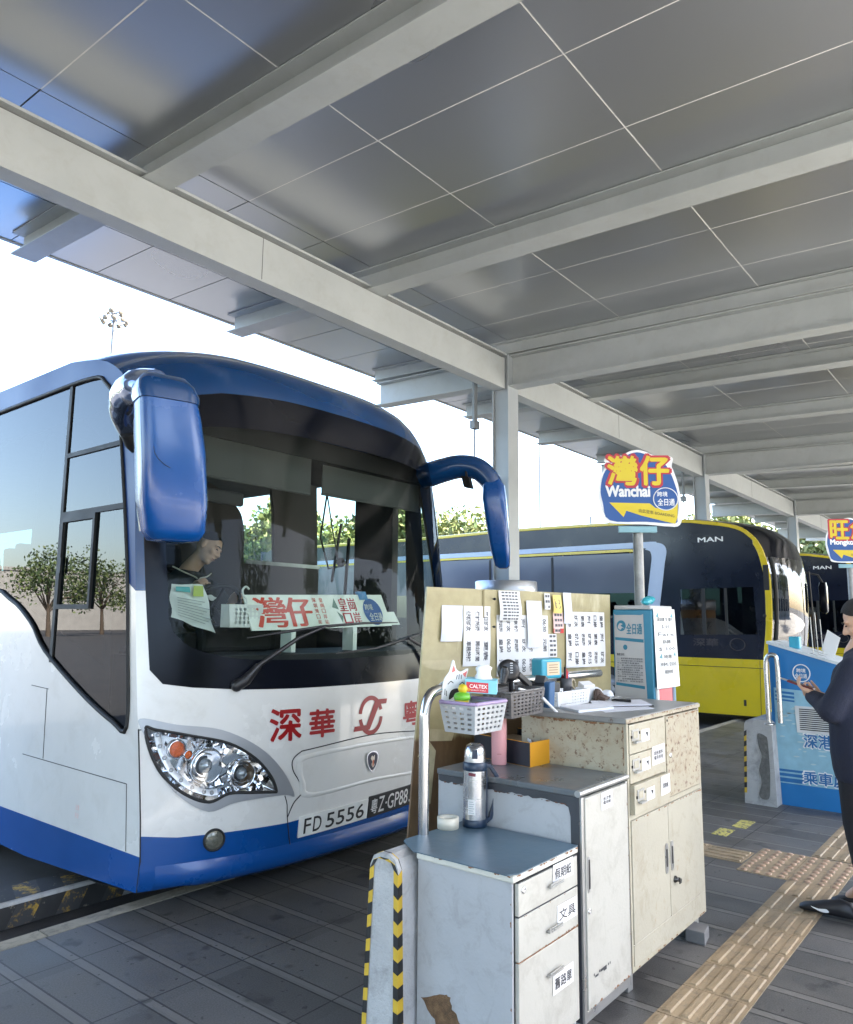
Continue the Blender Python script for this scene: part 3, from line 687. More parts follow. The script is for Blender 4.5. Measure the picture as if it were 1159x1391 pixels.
# wipers
for arm,bl_ in (([(2.86,1.205),(2.97,1.315),(3.23,1.475),(3.44,1.545)],[(2.95,1.50),(3.44,1.545),(4.05,1.60)]),([(3.38,1.37),(3.55,1.385),(4.0,1.415)],[(3.54,1.39),(4.0,1.412),(4.5,1.495)])):
    pass
m=MB(); m.tube([S(a,b,o) for a,b,o in ((2.855,1.205,.02),(2.90,1.235,.045),(2.97,1.315,.05))],[.036,.034,.022],10)
m.tube([S(a,b,.045) for a,b in ((2.97,1.315),(3.23,1.475),(3.44,1.548))],[.016,.013,.009],8); m.sphere(S(2.855,1.205,.02),.037,n=12)
w_=part(m,'wiper_arm',mat('wiper_black',(.016,.016,.018),.35),coach)
m=MB(); m.tube([S(a,b,.022) for a,b in ((2.92,1.478),(3.2,1.52),(3.44,1.548),(3.8,1.57),(4.15,1.575))],[.004,.009,.011,.009,.004],6); part(m,'wiper_blade',mat('wiper_black',(.016,.016,.018),.35),w_)
m=MB(); m.tube([S(a,b,.045) for a,b in ((4.55,1.24),(4.40,1.40),(4.24,1.46))],[.026,.014,.009],8); w_=part(m,'wiper_arm',mat('wiper_black',(.016,.016,.018),.35),coach)
m=MB(); m.tube([S(a,b,.022) for a,b in ((3.52,1.375),(3.9,1.40),(4.24,1.46),(4.6,1.52))],[.004,.009,.011,.005],6); part(m,'wiper_blade',mat('wiper_black',(.016,.016,.018),.35),w_)
# red lettering, logo, badge
def ons(x0,z0,off=.0025): return lambda a,b,d=0:S(x0+a,z0+b,off)
for a_ in (('深',.205,.185,ons(3.05,.870),.035),('華',.195,.165,ons(3.318,.868),.035),('粵',.20,.165,ons(4.185,.855),.03),('港',.20,.165,ons(4.46,.86),.03)):
    part(text(MB(),*a_),'red_lettering',RED,coach)
m=MB()
def arc(cx,cz,rx,rz,a0,a1,w_,n=26):
    P=[];
    for i in range(n+1):
        a=math.radians(a0+(a1-a0)*i/n); P.append((cx+rx*math.cos(a),cz+rz*math.sin(a)))
    for i in range(n,-1,-1):
        a=math.radians(a0+(a1-a0)*i/n); P.append((cx+(rx-w_)*math.cos(a),cz+(rz-w_)*math.sin(a)))
    return P
cx,cz=3.845,.962
for P in (arc(cx,cz,.118,.128,15,172,.030),arc(cx,cz,.118,.128,190,352,.030)):
    m.patch(P,F(.0025),step=.05)
m.patch([(cx-.165,cz-.092),(cx-.155,cz-.060),(cx-.045,cz-.060),(cx+.045,cz+.098),(cx+.165,cz+.098),(cx+.155,cz+.066),(cx+.085,cz+.066),(cx-.012,cz-.092)],F(.0032),step=.05)
part(m,'round_red_logo',RED,coach)
bx,bz=3.853,.668
sh=crv([(bx-.040,bz+.042),(bx,bz+.055),(bx+.040,bz+.042),(bx+.046,bz+.01),(bx+.030,bz-.035),(bx,bz-.060),(bx-.030,bz-.035),(bx-.046,bz+.01)],5)
m=MB(); m.patch([(bx+(a-bx)*1.18,bz+(b-bz)*1.14) for a,b in sh],F(.0155),mi=1); m.patch(sh,F(.0165),mi=0)
m.patch(crv([(bx-.020,bz+.018),(bx-.008,bz+.034),(bx+.004,bz+.026),(bx+.016,bz+.036),(bx+.018,bz+.012),(bx+.010,bz-.008),(bx+.016,bz-.030),(bx,bz-.042),(bx-.012,bz-.022),(bx-.006,bz-.004)],4),F(.0175),mi=2)
m.patch(crv([(bx-.003,bz+.004),(bx+.010,bz+.002),(bx+.008,bz-.028),(bx-.004,bz-.034)],4),F(.0182),mi=3)
part(m,'front_badge',[mat('badge_navy',(.01,.012,.04),.3),CHROME,mat('badge_cream',(.75,.66,.55),.4),mat('badge_orange',(.55,.13,.05),.4)],coach)
# plates
def plateobj(x0,z0,w_,h,base,ink,parts,nm):
    fp=lambda a,b,d=0:V(S(x0+a,z0+b,.008))+V((0,-1,0))*d*0
    m=MB(); P=[(0,0),(w_,.012),(w_,h+.012),(0,h)]
    m.patch(P,lambda a,b:S(x0+a,z0+b,.010),step=.05); m.loft([[S(x0+a,z0+b,-.004) for a,b in sub(P,.05)],[S(x0+a,z0+b,.010) for a,b in sub(P,.05)]],False)
    if nm=='w':
        pass
    o=part(m,'number_plate',base,coach); q=MB()
    for s_,xa,ww,hh,zz in parts: text(q,s_,ww,hh,lambda a,b,d=0:S(x0+xa+a,z0+zz+b+.012*(xa+a)/w_,.0115),.018)
    part(q,'plate_characters',ink,o)
plateobj(3.262,.292,.572,.122,mat('plate_white',(.72,.72,.69),.45),mat('plate_ink',(.012,.012,.012),.5),[('F',.035,.05,.088,.017),('D',.105,.062,.088,.017),('5556',.205,.33,.088,.017)],'w')
plateobj(3.845,.302,.52,.135,mat('plate_black',(.012,.012,.013),.4),mat('plate_letter_white',(.70,.70,.68),.45),[('粵',.02,.062,.095,.02),('Z',.095,.055,.098,.02),('·',.162,.015,.015,.06),('GP88',.185,.215,.098,.02),('5',.42,.05,.098,.02)],'b')
# small red stencil near the skirt
m=MB(); text(m,'注意',.045,.03,lambda a,b,d=0:(L-.002,4.60-a,.455+b),.0); text(m,'安全',.045,.03,lambda a,b,d=0:(L-.002,4.60-a,.41+b),.0); part(m,'side_stencil',mat('faded_red',(.62,.36,.33),.6),coach)
# mirrors --------------------------------------------------------
def mring(c,hx,hy,ang,n=32,p=4.6):
    """superellipse ring in the horizontal plane"""
    out=[]
    ca,sa=math.cos(ang),math.sin(ang)
    for i in range(n):
        q=2*PI*i/n; u=math.copysign(abs(math.cos(q))**(2/p),math.cos(q))*hx; v=math.copysign(abs(math.sin(q))**(2/p),math.sin(q))*hy
        out.append((c[0]+u*ca-v*sa,c[1]+u*sa+v*ca,c[2]))
    return out
m=MB(); ang=-.30
rg=[(2.235,3.50,1.985,.06,.05),(2.235,3.495,1.995,.125,.085),(2.23,3.49,2.04,.152,.105),(2.205,3.48,2.20,.168,.122),(2.18,3.48,2.45,.166,.122),(2.155,3.48,2.62,.158,.115),(2.14,3.48,2.70,.150,.11)]
m.loft([mring((a,b,c),d,e,ang) for a,b,c,d,e in rg],True); mh=part(m,'mirror_housing',BLUE,coach)
m=MB(); m.loft([mring((a,b,c),d,e,ang) for a,b,c,d,e in ((2.14,3.48,2.702,.157,.118),(2.14,3.49,2.74,.160,.122),(2.14,3.52,2.80,.145,.125),(2.15,3.56,2.85,.115,.11),(2.155,3.60,2.878,.06,.06))],True); part(m,'mirror_cap',NAVY,mh)
m=MB(); m.tube(crv([(2.12,3.56,2.80),(2.11,3.72,2.83),(2.15,3.9,2.83),(2.24,4.08,2.79),(2.40,4.26,2.74)],5,False),[.10]*6+[.092]*6+[.085]*9,14); part(m,'mirror_arm',mat('polished_blue',(.10,.14,.24),.08,.7,.2,2,coat=1),mh)
m=MB(); m.tube([(2.32,4.16,2.69),(2.37,4.19,2.64),(2.41,4.22,2.63)],.05,10); part(m,'arm_bracket',RUB,mh)
m=MB(); m.loft([mring((a-.0,b+.078,c),d*.82,.05,ang,20) for a,b,c,d,e in rg[2:6]],True); part(m,'mirror_glass',mat('mirror',(.8,.82,.84),.02,1,.01),mh)
g2=MB(); g2.tube([V((2.18,3.48,2.62))+V((.16*math.cos(a),-.125,.0))*1+V((0,.02,-.10*math.sin(a)))+V((0,0,-.18)) for a in [PI*i/10 for i in range(11)]],.0018,4); part(g2,'seam',RUB,mh)
# right one
m=MB(); P=crv([(5.16,4.20,2.86),(5.19,4.02,2.90),(5.24,3.85,2.925),(5.285,3.70,2.895),(5.32,3.60,2.80),(5.335,3.555,2.70)],5,False); k=len(P)
m.tube(P,[.115-.03*i/k for i in range(k)],14); a_=part(m,'mirror_arm',NAVY,coach)
m=MB(); m.loft([mring((a,b,c),d,e,.5) for a,b,c,d,e in ((5.47,3.56,2.04,.05,.03),(5.465,3.56,2.06,.085,.06),(5.43,3.56,2.20,.115,.08),(5.38,3.56,2.45,.125,.095),(5.345,3.56,2.62,.125,.10),(5.335,3.56,2.74,.10,.09),(5.33,3.565,2.80,.05,.05))],True); mh=part(m,'mirror_housing',BLUE,a_)
m=MB(); m.obox((5.17,3.72,2.76),(.035,.01,.0),(0,.04,.01),(-.02,0,.045)); m.tube([(5.19,3.75,2.86),(5.18,3.73,2.79)],.012,6); part(m,'small_mirror',RUB,a_)
# interior
METAL_=mat('dull_alloy',(.35,.36,.35),.4,.6)
IN=mat('cabin_brown',(.045,.036,.033),.7,0,.2,4)
m=MB(); m.box(L+.08,Rr-.08,4.35,15.2,.85,.95); part(m,'cabin_floor',DARK,coach)
m=MB(); m.add([(L+.03,4.30,2.93),(Rr-.03,4.30,2.93),(Rr-.05,15.3,2.95),(L+.05,15.3,2.95)],[(0,1,2,3)]); part(m,'cabin_ceiling',DARK,coach)
m=MB(); DP=[(2.5,4.14),(2.8,3.90),(3.3,3.78),(3.86,3.75),(4.42,3.78),(4.92,3.90),(5.22,4.14)]
m.prism(DP+[(5.22,4.50),(2.5,4.50)],lambda a,b,d:(a,b,d),.95,1.37); part(m,'dashboard',DARK,coach,.02)
m=MB(); m.box(2.95,3.75,4.42,4.62,1.37,1.50); m.box(3.05,3.65,4.36,4.46,1.37,1.56); part(m,'instrument_binnacle',DARK,coach,.03)
m=MB(); c=V((3.30,4.62,1.66)); ax=V((0,.75,.65)).normalized(); u=V((1,0,0)); w_=ax.cross(u)
m.tube([c+.215*(math.cos(2*PI*i/30)*u+math.sin(2*PI*i/30)*w_) for i in range(30)],.016,8,closed=True)
for a in (20,160,270): m.tube([c,c+.21*(math.cos(math.radians(a))*u+math.sin(math.radians(a))*w_)],.012,6)
m.tube([c,c-ax*.25],.03,8); part(m,'steering_wheel',RUB,coach)
# grey sun blinds
BL=mat('blind_grey',(.075,.075,.075),.8,0,.08,4)
m=MB(); m.box(2.60,3.86,4.24,4.25,2.53,2.80); m.box(3.98,5.15,4.24,4.25,2.55,2.78); m.tube([(2.60,4.245,2.53),(3.86,4.245,2.53)],.01,6); m.tube([(3.98,4.245,2.55),(5.15,4.245,2.55)],.01,6); part(m,'sun_blind',BL,coach)
m=MB(); m.box(2.80,3.30,4.30,4.34,2.37,2.47); part(m,'interior_mirror',DARK,coach,.03)
# partition, front stair pillar, seats
m=MB(); m.prism(crv([(2.50,.95),(2.50,2.88),(3.0,2.88),(3.84,2.80),(4.20,2.62),(4.31,2.45),(4.33,2.13),(4.36,2.10)],5,False)+[(5.26,2.10),(5.26,.95)],lambda a,b,d:(a,5.62+d,b),0,.04); m.prism([(4.69,2.12),(5.24,2.12),(5.2,2.93),(4.60,2.93),(4.66,2.6)],lambda a,b,d:(a,5.62+d,b),0,.04); m.box(3.9,3.915,5.612,5.619,1.2,2.74); part(m,'partition',IN,coach); part(MB().box(4.34,5.26,5.60,5.61,2.09,2.125),'partition_sill',METAL_,coach); part(MB().box(L+.07,Rr-.07,4.22,4.42,2.80,2.95),'front_header',DARK,coach)
m=MB(); m.box(5.19,5.27,4.58,5.06,.95,2.93); m.box(5.2,5.27,6.05,6.2,.95,2.93); m.tube([(4.75,4.7,2.3),(4.9,4.9,1.6)],.015,6); m.tube([(4.28,4.5,2.62),(4.22,4.5,2.25),(4.30,4.48,2.0),(4.42,4.46,2.03)],.008,5); m.tube([(4.28,4.5,2.62),(4.36,4.5,2.3),(4.40,4.46,2.05)],.006,5); m.sphere((4.42,4.46,2.06),.04,n=10); m.tube([(4.36,4.5,1.9),(4.55,4.6,2.4)],.012,5); part(m,'cabin_pillar',DARK,coach)
seatm=mat('seat_fabric',(.016,.016,.022),.9,0,.3,14)
m=MB(); m.box(3.12,3.66,5.05,5.55,1.25,1.38); m.obox((3.39,5.45,1.66),(.25,0,0),(0,.06,0),(0,.05,.32)); m.obox((3.39,5.42,2.08),(.15,0,0),(0,.05,0),(0,.02,.10)); part(m,'driver_seat',seatm,coach,.04)
seat0=None
for r_ in range(7):
    for c_ in (2.62,3.10,4.18,4.66):
        yy=6.4+r_*1.15
        if seat0 is None:
            m=MB(); m.box(0,.42,0,.45,.42,.54); m.obox((.21,.50,.85),(.21,0,0),(0,.06,0),(0,.07,.38)); m.obox((.21,.545,1.2),(.13,0,0),(0,.04,0),(0,.01,.08)); seat0=m.build('passenger_seat',seatm,None,.03); o=seat0
        else: o=seat0.copy(); COL.objects.link(o)
        o.parent=coach; o.matrix_parent_inverse=WM[coach.name].inverted(); o.location=(c_+.2,yy,.95)

# ---- things on the dashboard
def quadf(p00,p10,p01,p11):
    p00,p10,p01,p11=map(V,(p00,p10,p01,p11)); n=(p10-p00).cross(p01-p00).normalized()
    return lambda a,b,d=0:(p00*(1-a)+p10*a)*(1-b)+(p01*(1-a)+p11*a)*b+n*d
q=quadf((3.163,3.985,1.517),(4.528,3.985,1.550),(3.092,4.0,1.747),(4.41,4.0,1.788))
db=thing('destination_board','white destination board reading 灣仔 in red behind the coach windscreen','sign',(3.8,4,1.38))
m=MB(); m.add([q(a,b,d) for d in (-.012,0) for a,b in ((0,0),(1,0),(1,1),(0,1))],[(0,3,2,1),(4,5,6,7),(0,1,5,4),(1,2,6,5),(2,3,7,6),(3,0,4,7)])
m.add([q(a,b,d) for d in (-.012,0) for a,b in ((1.0,0.03),(1.075,.03),(1.06,.45),(.99,.45))],[(0,3,2,1),(4,5,6,7),(0,1,5,4),(1,2,6,5),(2,3,7,6)]); m.box(3.5,3.54,3.99,4.1,1.37,1.6); m.box(4.1,4.14,3.99,4.1,1.37,1.6)
part(m,'panel',mat('board_white',(.92,.95,.86),.5),db)
OR=mat('sign_red',(.66,.055,.03),.5); CR=mat('sign_crimson',(.48,.01,.03),.5)
def qt(x0,z0,d=.002): return lambda a,b,dd=0:q(x0+a,z0+b,d)
m=MB(); text(m,'灣',.195,.86,qt(.045,.07),.035); text(m,'仔',.165,.84,qt(.245,.08),.05)
m.patch([(.245,.1),(.245,.101),(.2451,.101)],qt(0,0)) if 0 else None
part(m,'large_lettering',OR,db)
m=MB()
for i,chx in enumerate('深圳灣口岸'): text(m,chx,.026,.13,qt(.437,.78-.165*i),.02)
for i,chx in enumerate('皇崗口岸站'): text(m,chx,.026,.13,qt(.487,.78-.165*i),.02)
part(m,'small_lettering',OR,db)
m=MB(); text(m,'皇',.062,.40,qt(.625,.50),.04); text(m,'口',.062,.34,qt(.635,.10),.04); text(m,'崗',.055,.40,qt(.70,.50),.04); text(m,'岸',.055,.38,qt(.71,.08),.04); part(m,'checkpoint_lettering',CR,db)
m=MB(); m.add([q(.57,.62,.002),q(.60,.90,.002),q(.615,.55,.002)],[(0,1,2)]); m.add([q(.595,.5,.002),q(.63,.35,.002),q(.615,.15,.002)],[(0,1,2)]); part(m,'arrow',mat('arrow_green',(.13,.22,.18),.5),db)
m=MB(); m.patch([(.88+.075*math.cos(a),.46+.42*math.sin(a)) for a in [2*PI*i/32 for i in range(32)]],qt(0,0,.0015)); o=part(m,'round_emblem',mat('emblem_blue',(.02,.10,.36),.5),db)
m=MB(); text(m,'跨境',.065,.19,qt(.822,.52,.003),.02,shear=.008); text(m,'全日通',.105,.26,qt(.838,.18,.003),.025,shear=.01); part(m,'emblem_lettering',BWH,o)
m=MB(); m.add([q(a,b,.004) for a,b in ((.80,.84),(.872,.84),(.872,1.1),(.80,1.1))],[(0,1,2,3)]); m.add([q(a,b,-.016) for a,b in ((.80,.84),(.872,.84),(.872,1.1),(.80,1.1))],[(3,2,1,0)]); part(m,'blue_clip',mat('clip_blue',(.02,.2,.5),.4),db)
# papers tucked behind the screen
m=MB(); f_=quadf((2.651,4.12,1.60),(2.975,4.12,1.50),(2.66,4.16,1.80),(2.90,4.16,1.81)); n_=8
m.add([f_(i/n_,j/n_,.012*math.sin(i*1.1+j)) for j in range(n_+1) for i in range(n_+1)],[(j*(n_+1)+i,j*(n_+1)+i+1,(j+1)*(n_+1)+i+1,(j+1)*(n_+1)+i) for j in range(n_) for i in range(n_)],0,True)
m.add([f_(a,b,.018) for a,b in ((.1,.78),(.5,.78),(.5,.92),(.1,.92))],[(0,1,2,3)],1); m.add([f_(a,b,.020) for a,b in ((.55,.7),(.85,.72),(.9,.95),(.62,.95))],[(0,1,2,3)],2)
for i in range(8):
    b=.1+i*.07; m.add([f_(a,bb,.019) for a,bb in ((.12,b),(.75+.1*(i%3),b),(.75+.1*(i%3),b+.02),(.12,b+.02))],[(0,1,2,3)],3)
o=m.build('permit_sheet',[mat('paper_white',(.72,.75,.74),.6),mat('paper_teal',(.08,.42,.45),.5),mat('paper_lime',(.45,.55,.12),.5),mat('print_grey',(.35,.38,.38),.6)]); tag(o,'crumpled permit papers with teal and lime print behind the coach windscreen','paper')
# white perforated basket with hook
bk=thing('hanging_basket','small white perforated plastic basket with a hook on the coach dashboard','basket',(3.12,4.1,1.52))
m=MB(); W=BWH
X0,X1,Y0,Y1,Z0,Z1=2.99,3.245,3.99,4.09,1.545,1.685
hs=[]
for i in range(6):
    for j in range(4):
        cx=X0+.045+i*.033; cz_=Z0+.025+j*.028; hs.append([(cx+.0115*math.cos(a),cz_+.0115*math.sin(a)) for a in [2*PI*k_/8 for k_ in range(8)]])
for yy in (Y0,Y0+.006): m.patch([(X0,Z0),(X1,Z0),(X1+.006,Z1),(X0-.01,Z1)],lambda a,b,yy=yy:(a,yy,b),holes=hs,sm=False)
m.box(X0,X0+.006,Y0+.007,Y1,Z0,Z1); m.box(X1-.006,X1,Y0+.007,Y1,Z0,Z1); m.box(X0+.007,X1-.007,Y1-.006,Y1,Z0,Z1); m.box(X0,X1,Y0+.007,Y1,Z0-.006,Z0)
part(m,'basket_body',W,bk)
m=MB(); m.tube(crv([(3.12,4.0,1.685),(3.115,4.0,1.72),(3.09,4.0,1.745),(3.085,4.0,1.78),(3.11,4.0,1.80),(3.135,4.0,1.785)],4,False),.007,8); part(m,'hook',W,bk)

# ================================================================ PEOPLE
def capsules(m,chain):
    """chain: list of (point, radius); tapered limb with round ends"""
    for (a,ra),(b,rb) in zip(chain[:-1],chain[1:]):
        a,b=V(a),V(b); d=(b-a); L_=d.length; d=d/L_ if L_>1e-6 else V((0,0,1)); u=d.cross(V((.3,.2,.9))).normalized(); w_=d.cross(u)
        rings=[]
        def ring(c,r): return [c+r*(math.cos(q)*u+math.sin(q)*w_) for q in [2*PI*j/14 for j in range(14)]]
        for k_ in range(5):
            t=-PI/2+PI/2*k_/4; rings.append(ring(a+d*ra*math.sin(t),max(ra*math.cos(t),ra*.02)))
        for k_ in range(5):
            t=PI/2*k_/4; rings.append(ring(b+d*rb*math.sin(t),max(rb*math.cos(t),rb*.02)))
        m.loft(rings,True)
def ell(m,c,r,rot=None):
    n=16; rings=[]
    for i in range(9):
        a=-PI/2+PI*i/8; rr=max(math.cos(a),.02)
        rg=[]
        for q in [2*PI*j/n for j in range(n)]:
            p=V((r[0]*rr*math.cos(q),r[1]*rr*math.sin(q),r[2]*math.sin(a)))
            if rot: p=rot@p
            rg.append(V(c)+p)
        rings.append(rg)
    m.loft(rings,True)
def remesh(o,vox,it=6):
    r=o.modifiers.new('r','REMESH'); r.mode='VOXEL'; r.voxel_size=vox; r.use_smooth_shade=True
    s_=o.modifiers.new('s','SMOOTH'); s_.iterations=it; s_.factor=.5
SKIN=mat('skin',(.62,.38,.26),.5,0,.06,20); HAIR=mat('black_hair',(.022,.018,.016),.7,0,.5,60,1,260)
NVY=mat('navy_cloth',(.012,.016,.035),.85,0,.2,10,.5,120); TRS=mat('dark_trousers',(.014,.015,.02),.9,0,.2,12,.4,120)
def headpart(m,c,fw,up,s=1.0):
    """skull with face features, facing fw"""
    fw=V(fw).normalized(); up=V(up); up=(up-up.dot(fw)*fw).normalized(); rt=fw.cross(up); M=Matrix((rt,fw,up)).transposed(); c=V(c)
    P=lambda x,y,z:c+M@V((x*s,y*s,z*s))
    ell(m,P(0,-.012,.025),(.074*s,.092*s,.098*s),M); ell(m,P(0,.022,-.035),(.060*s,.066*s,.078*s),M); ell(m,P(0,.055,-.088),(.030*s,.026*s,.024*s),M)
    capsules(m,[(P(0,.082,.018),.009*s),(P(0,.104,-.018),.014*s)]); ell(m,P(0.015,.092,-.024),(.010*s,.010*s,.008*s),M); ell(m,P(-.015,.092,-.024),(.010*s,.010*s,.008*s),M)
    for q in (1,-1):
        ell(m,P(q*.034,.070,.032),(.022*s,.016*s,.009*s),M); ell(m,P(q*.042,.060,-.02),(.022*s,.022*s,.02*s),M)
        ell(m,P(q*.076,-.012,-.004),(.010*s,.020*s,.033*s),M)
    ell(m,P(0,.084,-.052),(.024*s,.010*s,.006*s),M); ell(m,P(0,.082,-.063),(.020*s,.010*s,.006*s),M)
    return P,M
def facebits(par,P,M,s):
    q=MB()
    for sx in (1,-1):
        ell(q,P(sx*.031,.0805,.012),(.013*s,.006*s,.0045*s),M)
    part(q,'eye',mat('eye_dark',(.03,.02,.018),.2),par); q=MB()
    for sx in (1,-1): capsules(q,[(P(sx*.018,.090,.031),.0035*s),(P(sx*.034,.089,.036),.004*s),(P(sx*.050,.078,.031),.0025*s)])
    part(q,'eyebrow',HAIR,par); q=MB(); capsules(q,[(P(-.022,.088,-.057),.0025*s),(P(0,.095,-.058),.003*s),(P(.022,.088,-.057),.0025*s)]); part(q,'mouth',mat('lips',(.32,.13,.10),.5),par)
def hairpart(par,P,M,s,thick=.008):
    rh=random.Random(3)
    q=MB(); n=26
    rings=[]
    for i in range(12):
        a=.02*PI+.48*PI*i/11
        rg=[]
        for j in range(n):
            b=2*PI*j/n; front=max(0,math.sin(b)); a2=a
            if i==0: a2=a+.22*PI*front**2
            elif i<4: a2=max(a,.02*PI+.24*PI*front**2)
            rr=max(math.cos(a2),.02); rg.append(P((.074+thick)*rr*math.cos(b),-.014+(.092+thick)*rr*math.sin(b),.026+(.098+thick)*math.sin(a2)))
        rings.append(rg)
    q.loft(rings,True); part(q,'hair',HAIR,par)
def hand(m,wrist,dirv,palmn,s=1.0,curl=.5):
    """palm + five fingers in capsules"""
    d=V(dirv).normalized(); nrm_=V(palmn); nrm_=(nrm_-nrm_.dot(d)*d).normalized(); side=d.cross(nrm_); w0=V(wrist)
    for q in (-.028,-.010,.010,.026): capsules(m,[(w0+side*q*.6*s,.017*s),(w0+d*.045*s+side*q*s,.0155*s),(w0+d*.085*s+side*q*s,.0125*s)])
    for q,ln in ((-.030,.062),(-.011,.078),(.009,.082),(.028,.074)):
        b=w0+d*.088*s+side*q*s; a1=curl*.6; a2=curl*1.5; a3=curl*2.2
        p1=b+(d*math.cos(a1)+nrm_*math.sin(a1))*ln*.45*s; p2=p1+(d*math.cos(a2)+nrm_*math.sin(a2))*ln*.32*s; p3=p2+(d*math.cos(a3)+nrm_*math.sin(a3))*ln*.26*s
        capsules(m,[(b,.0092*s),(p1,.0085*s),(p2,.0078*s),(p3,.0068*s)])
    b=w0+d*.02*s+side*.030*s; p1=b+(side*.7+d*.6+nrm_*.35).normalized()*.042*s; p2=p1+(side*.25+d*.8+nrm_*.6).normalized()*.032*s; p3=p2+(d*.7+nrm_*.7).normalized()*.02*s
    capsules(m,[(b,.014*s),(p1,.0105*s),(p2,.009*s),(p3,.008*s)])
# --- driver
dv=thing('person','driver in dark jacket with white bird emblem, leaning over the coach steering wheel','person',(3.4,5.2,1.38))
m=MB(); hc=V((3.465,4.93,2.125)); fw=V((.34,-.80,-.42)); up=V((.42,.0,.90))
P,M=headpart(m,hc,fw,up,1.06)
capsules(m,[(hc+V((-.03,.03,-.05)),.06),((3.37,5.05,1.95),.066),((3.36,5.1,1.86),.08)])
hand(m,(3.17,4.66,1.80),(-.1,-.6,.5),(.3,-.3,-.8),1.0,.9); hand(m,(3.50,4.66,1.72),(.0,-.7,.5),(-.3,-.3,-.8),1.0,.9)
capsules(m,[((3.14,4.78,1.72),.036),((3.17,4.66,1.80),.026)]); capsules(m,[((3.56,4.78,1.66),.036),((3.50,4.66,1.72),.026)])
capsules(m,[((3.36,5.1,1.8),.13),((3.36,5.2,1.45),.15)])
o=part(m,'body',SKIN,dv); remesh(o,.0075,3); facebits(o,P,M,1.06); hairpart(o,P,M,1.06,.006)
m=MB(); capsules(m,[((3.20,5.08,1.80),.11),((3.40,5.06,1.84),.115),((3.58,5.06,1.78),.11)]); capsules(m,[((3.28,5.10,1.72),.15),((3.32,5.2,1.42),.165)]); capsules(m,[((3.48,5.08,1.70),.15),((3.46,5.2,1.42),.165)])
capsules(m,[((3.18,5.08,1.80),.095),((3.05,4.98,1.60),.075),((3.13,4.79,1.70),.055)]); capsules(m,[((3.62,5.06,1.77),.095),((3.74,4.94,1.58),.075),((3.58,4.80,1.65),.055)])
capsules(m,[((3.28,5.04,1.915),.05),((3.37,4.98,1.90),.05),((3.46,5.02,1.90),.045)])
o=part(m,'jacket',mat('jacket_charcoal',(.03,.032,.034),.85,0,.15,10),dv); remesh(o,.012,6)
m=MB(); m.tube(crv([(3.22,5.02,1.975),(3.27,4.95,1.935),(3.345,4.915,1.90),(3.36,4.905,1.885)],4,False),.006,6); m.tube(crv([(3.50,4.93,1.935),(3.44,4.90,1.905),(3.375,4.90,1.885),(3.37,4.90,1.80)],4,False),.005,6); part(m,'collar_piping',mat('piping_cream',(.6,.56,.48),.6),dv)
m=MB(); m.prism(crv([(3.435,1.76),(3.47,1.77),(3.50,1.755),(3.55,1.745),(3.51,1.74),(3.485,1.725),(3.455,1.735)],4),lambda a,b,d:(a,4.875+d,b),0,.012); part(m,'bird_emblem',BWH,dv)

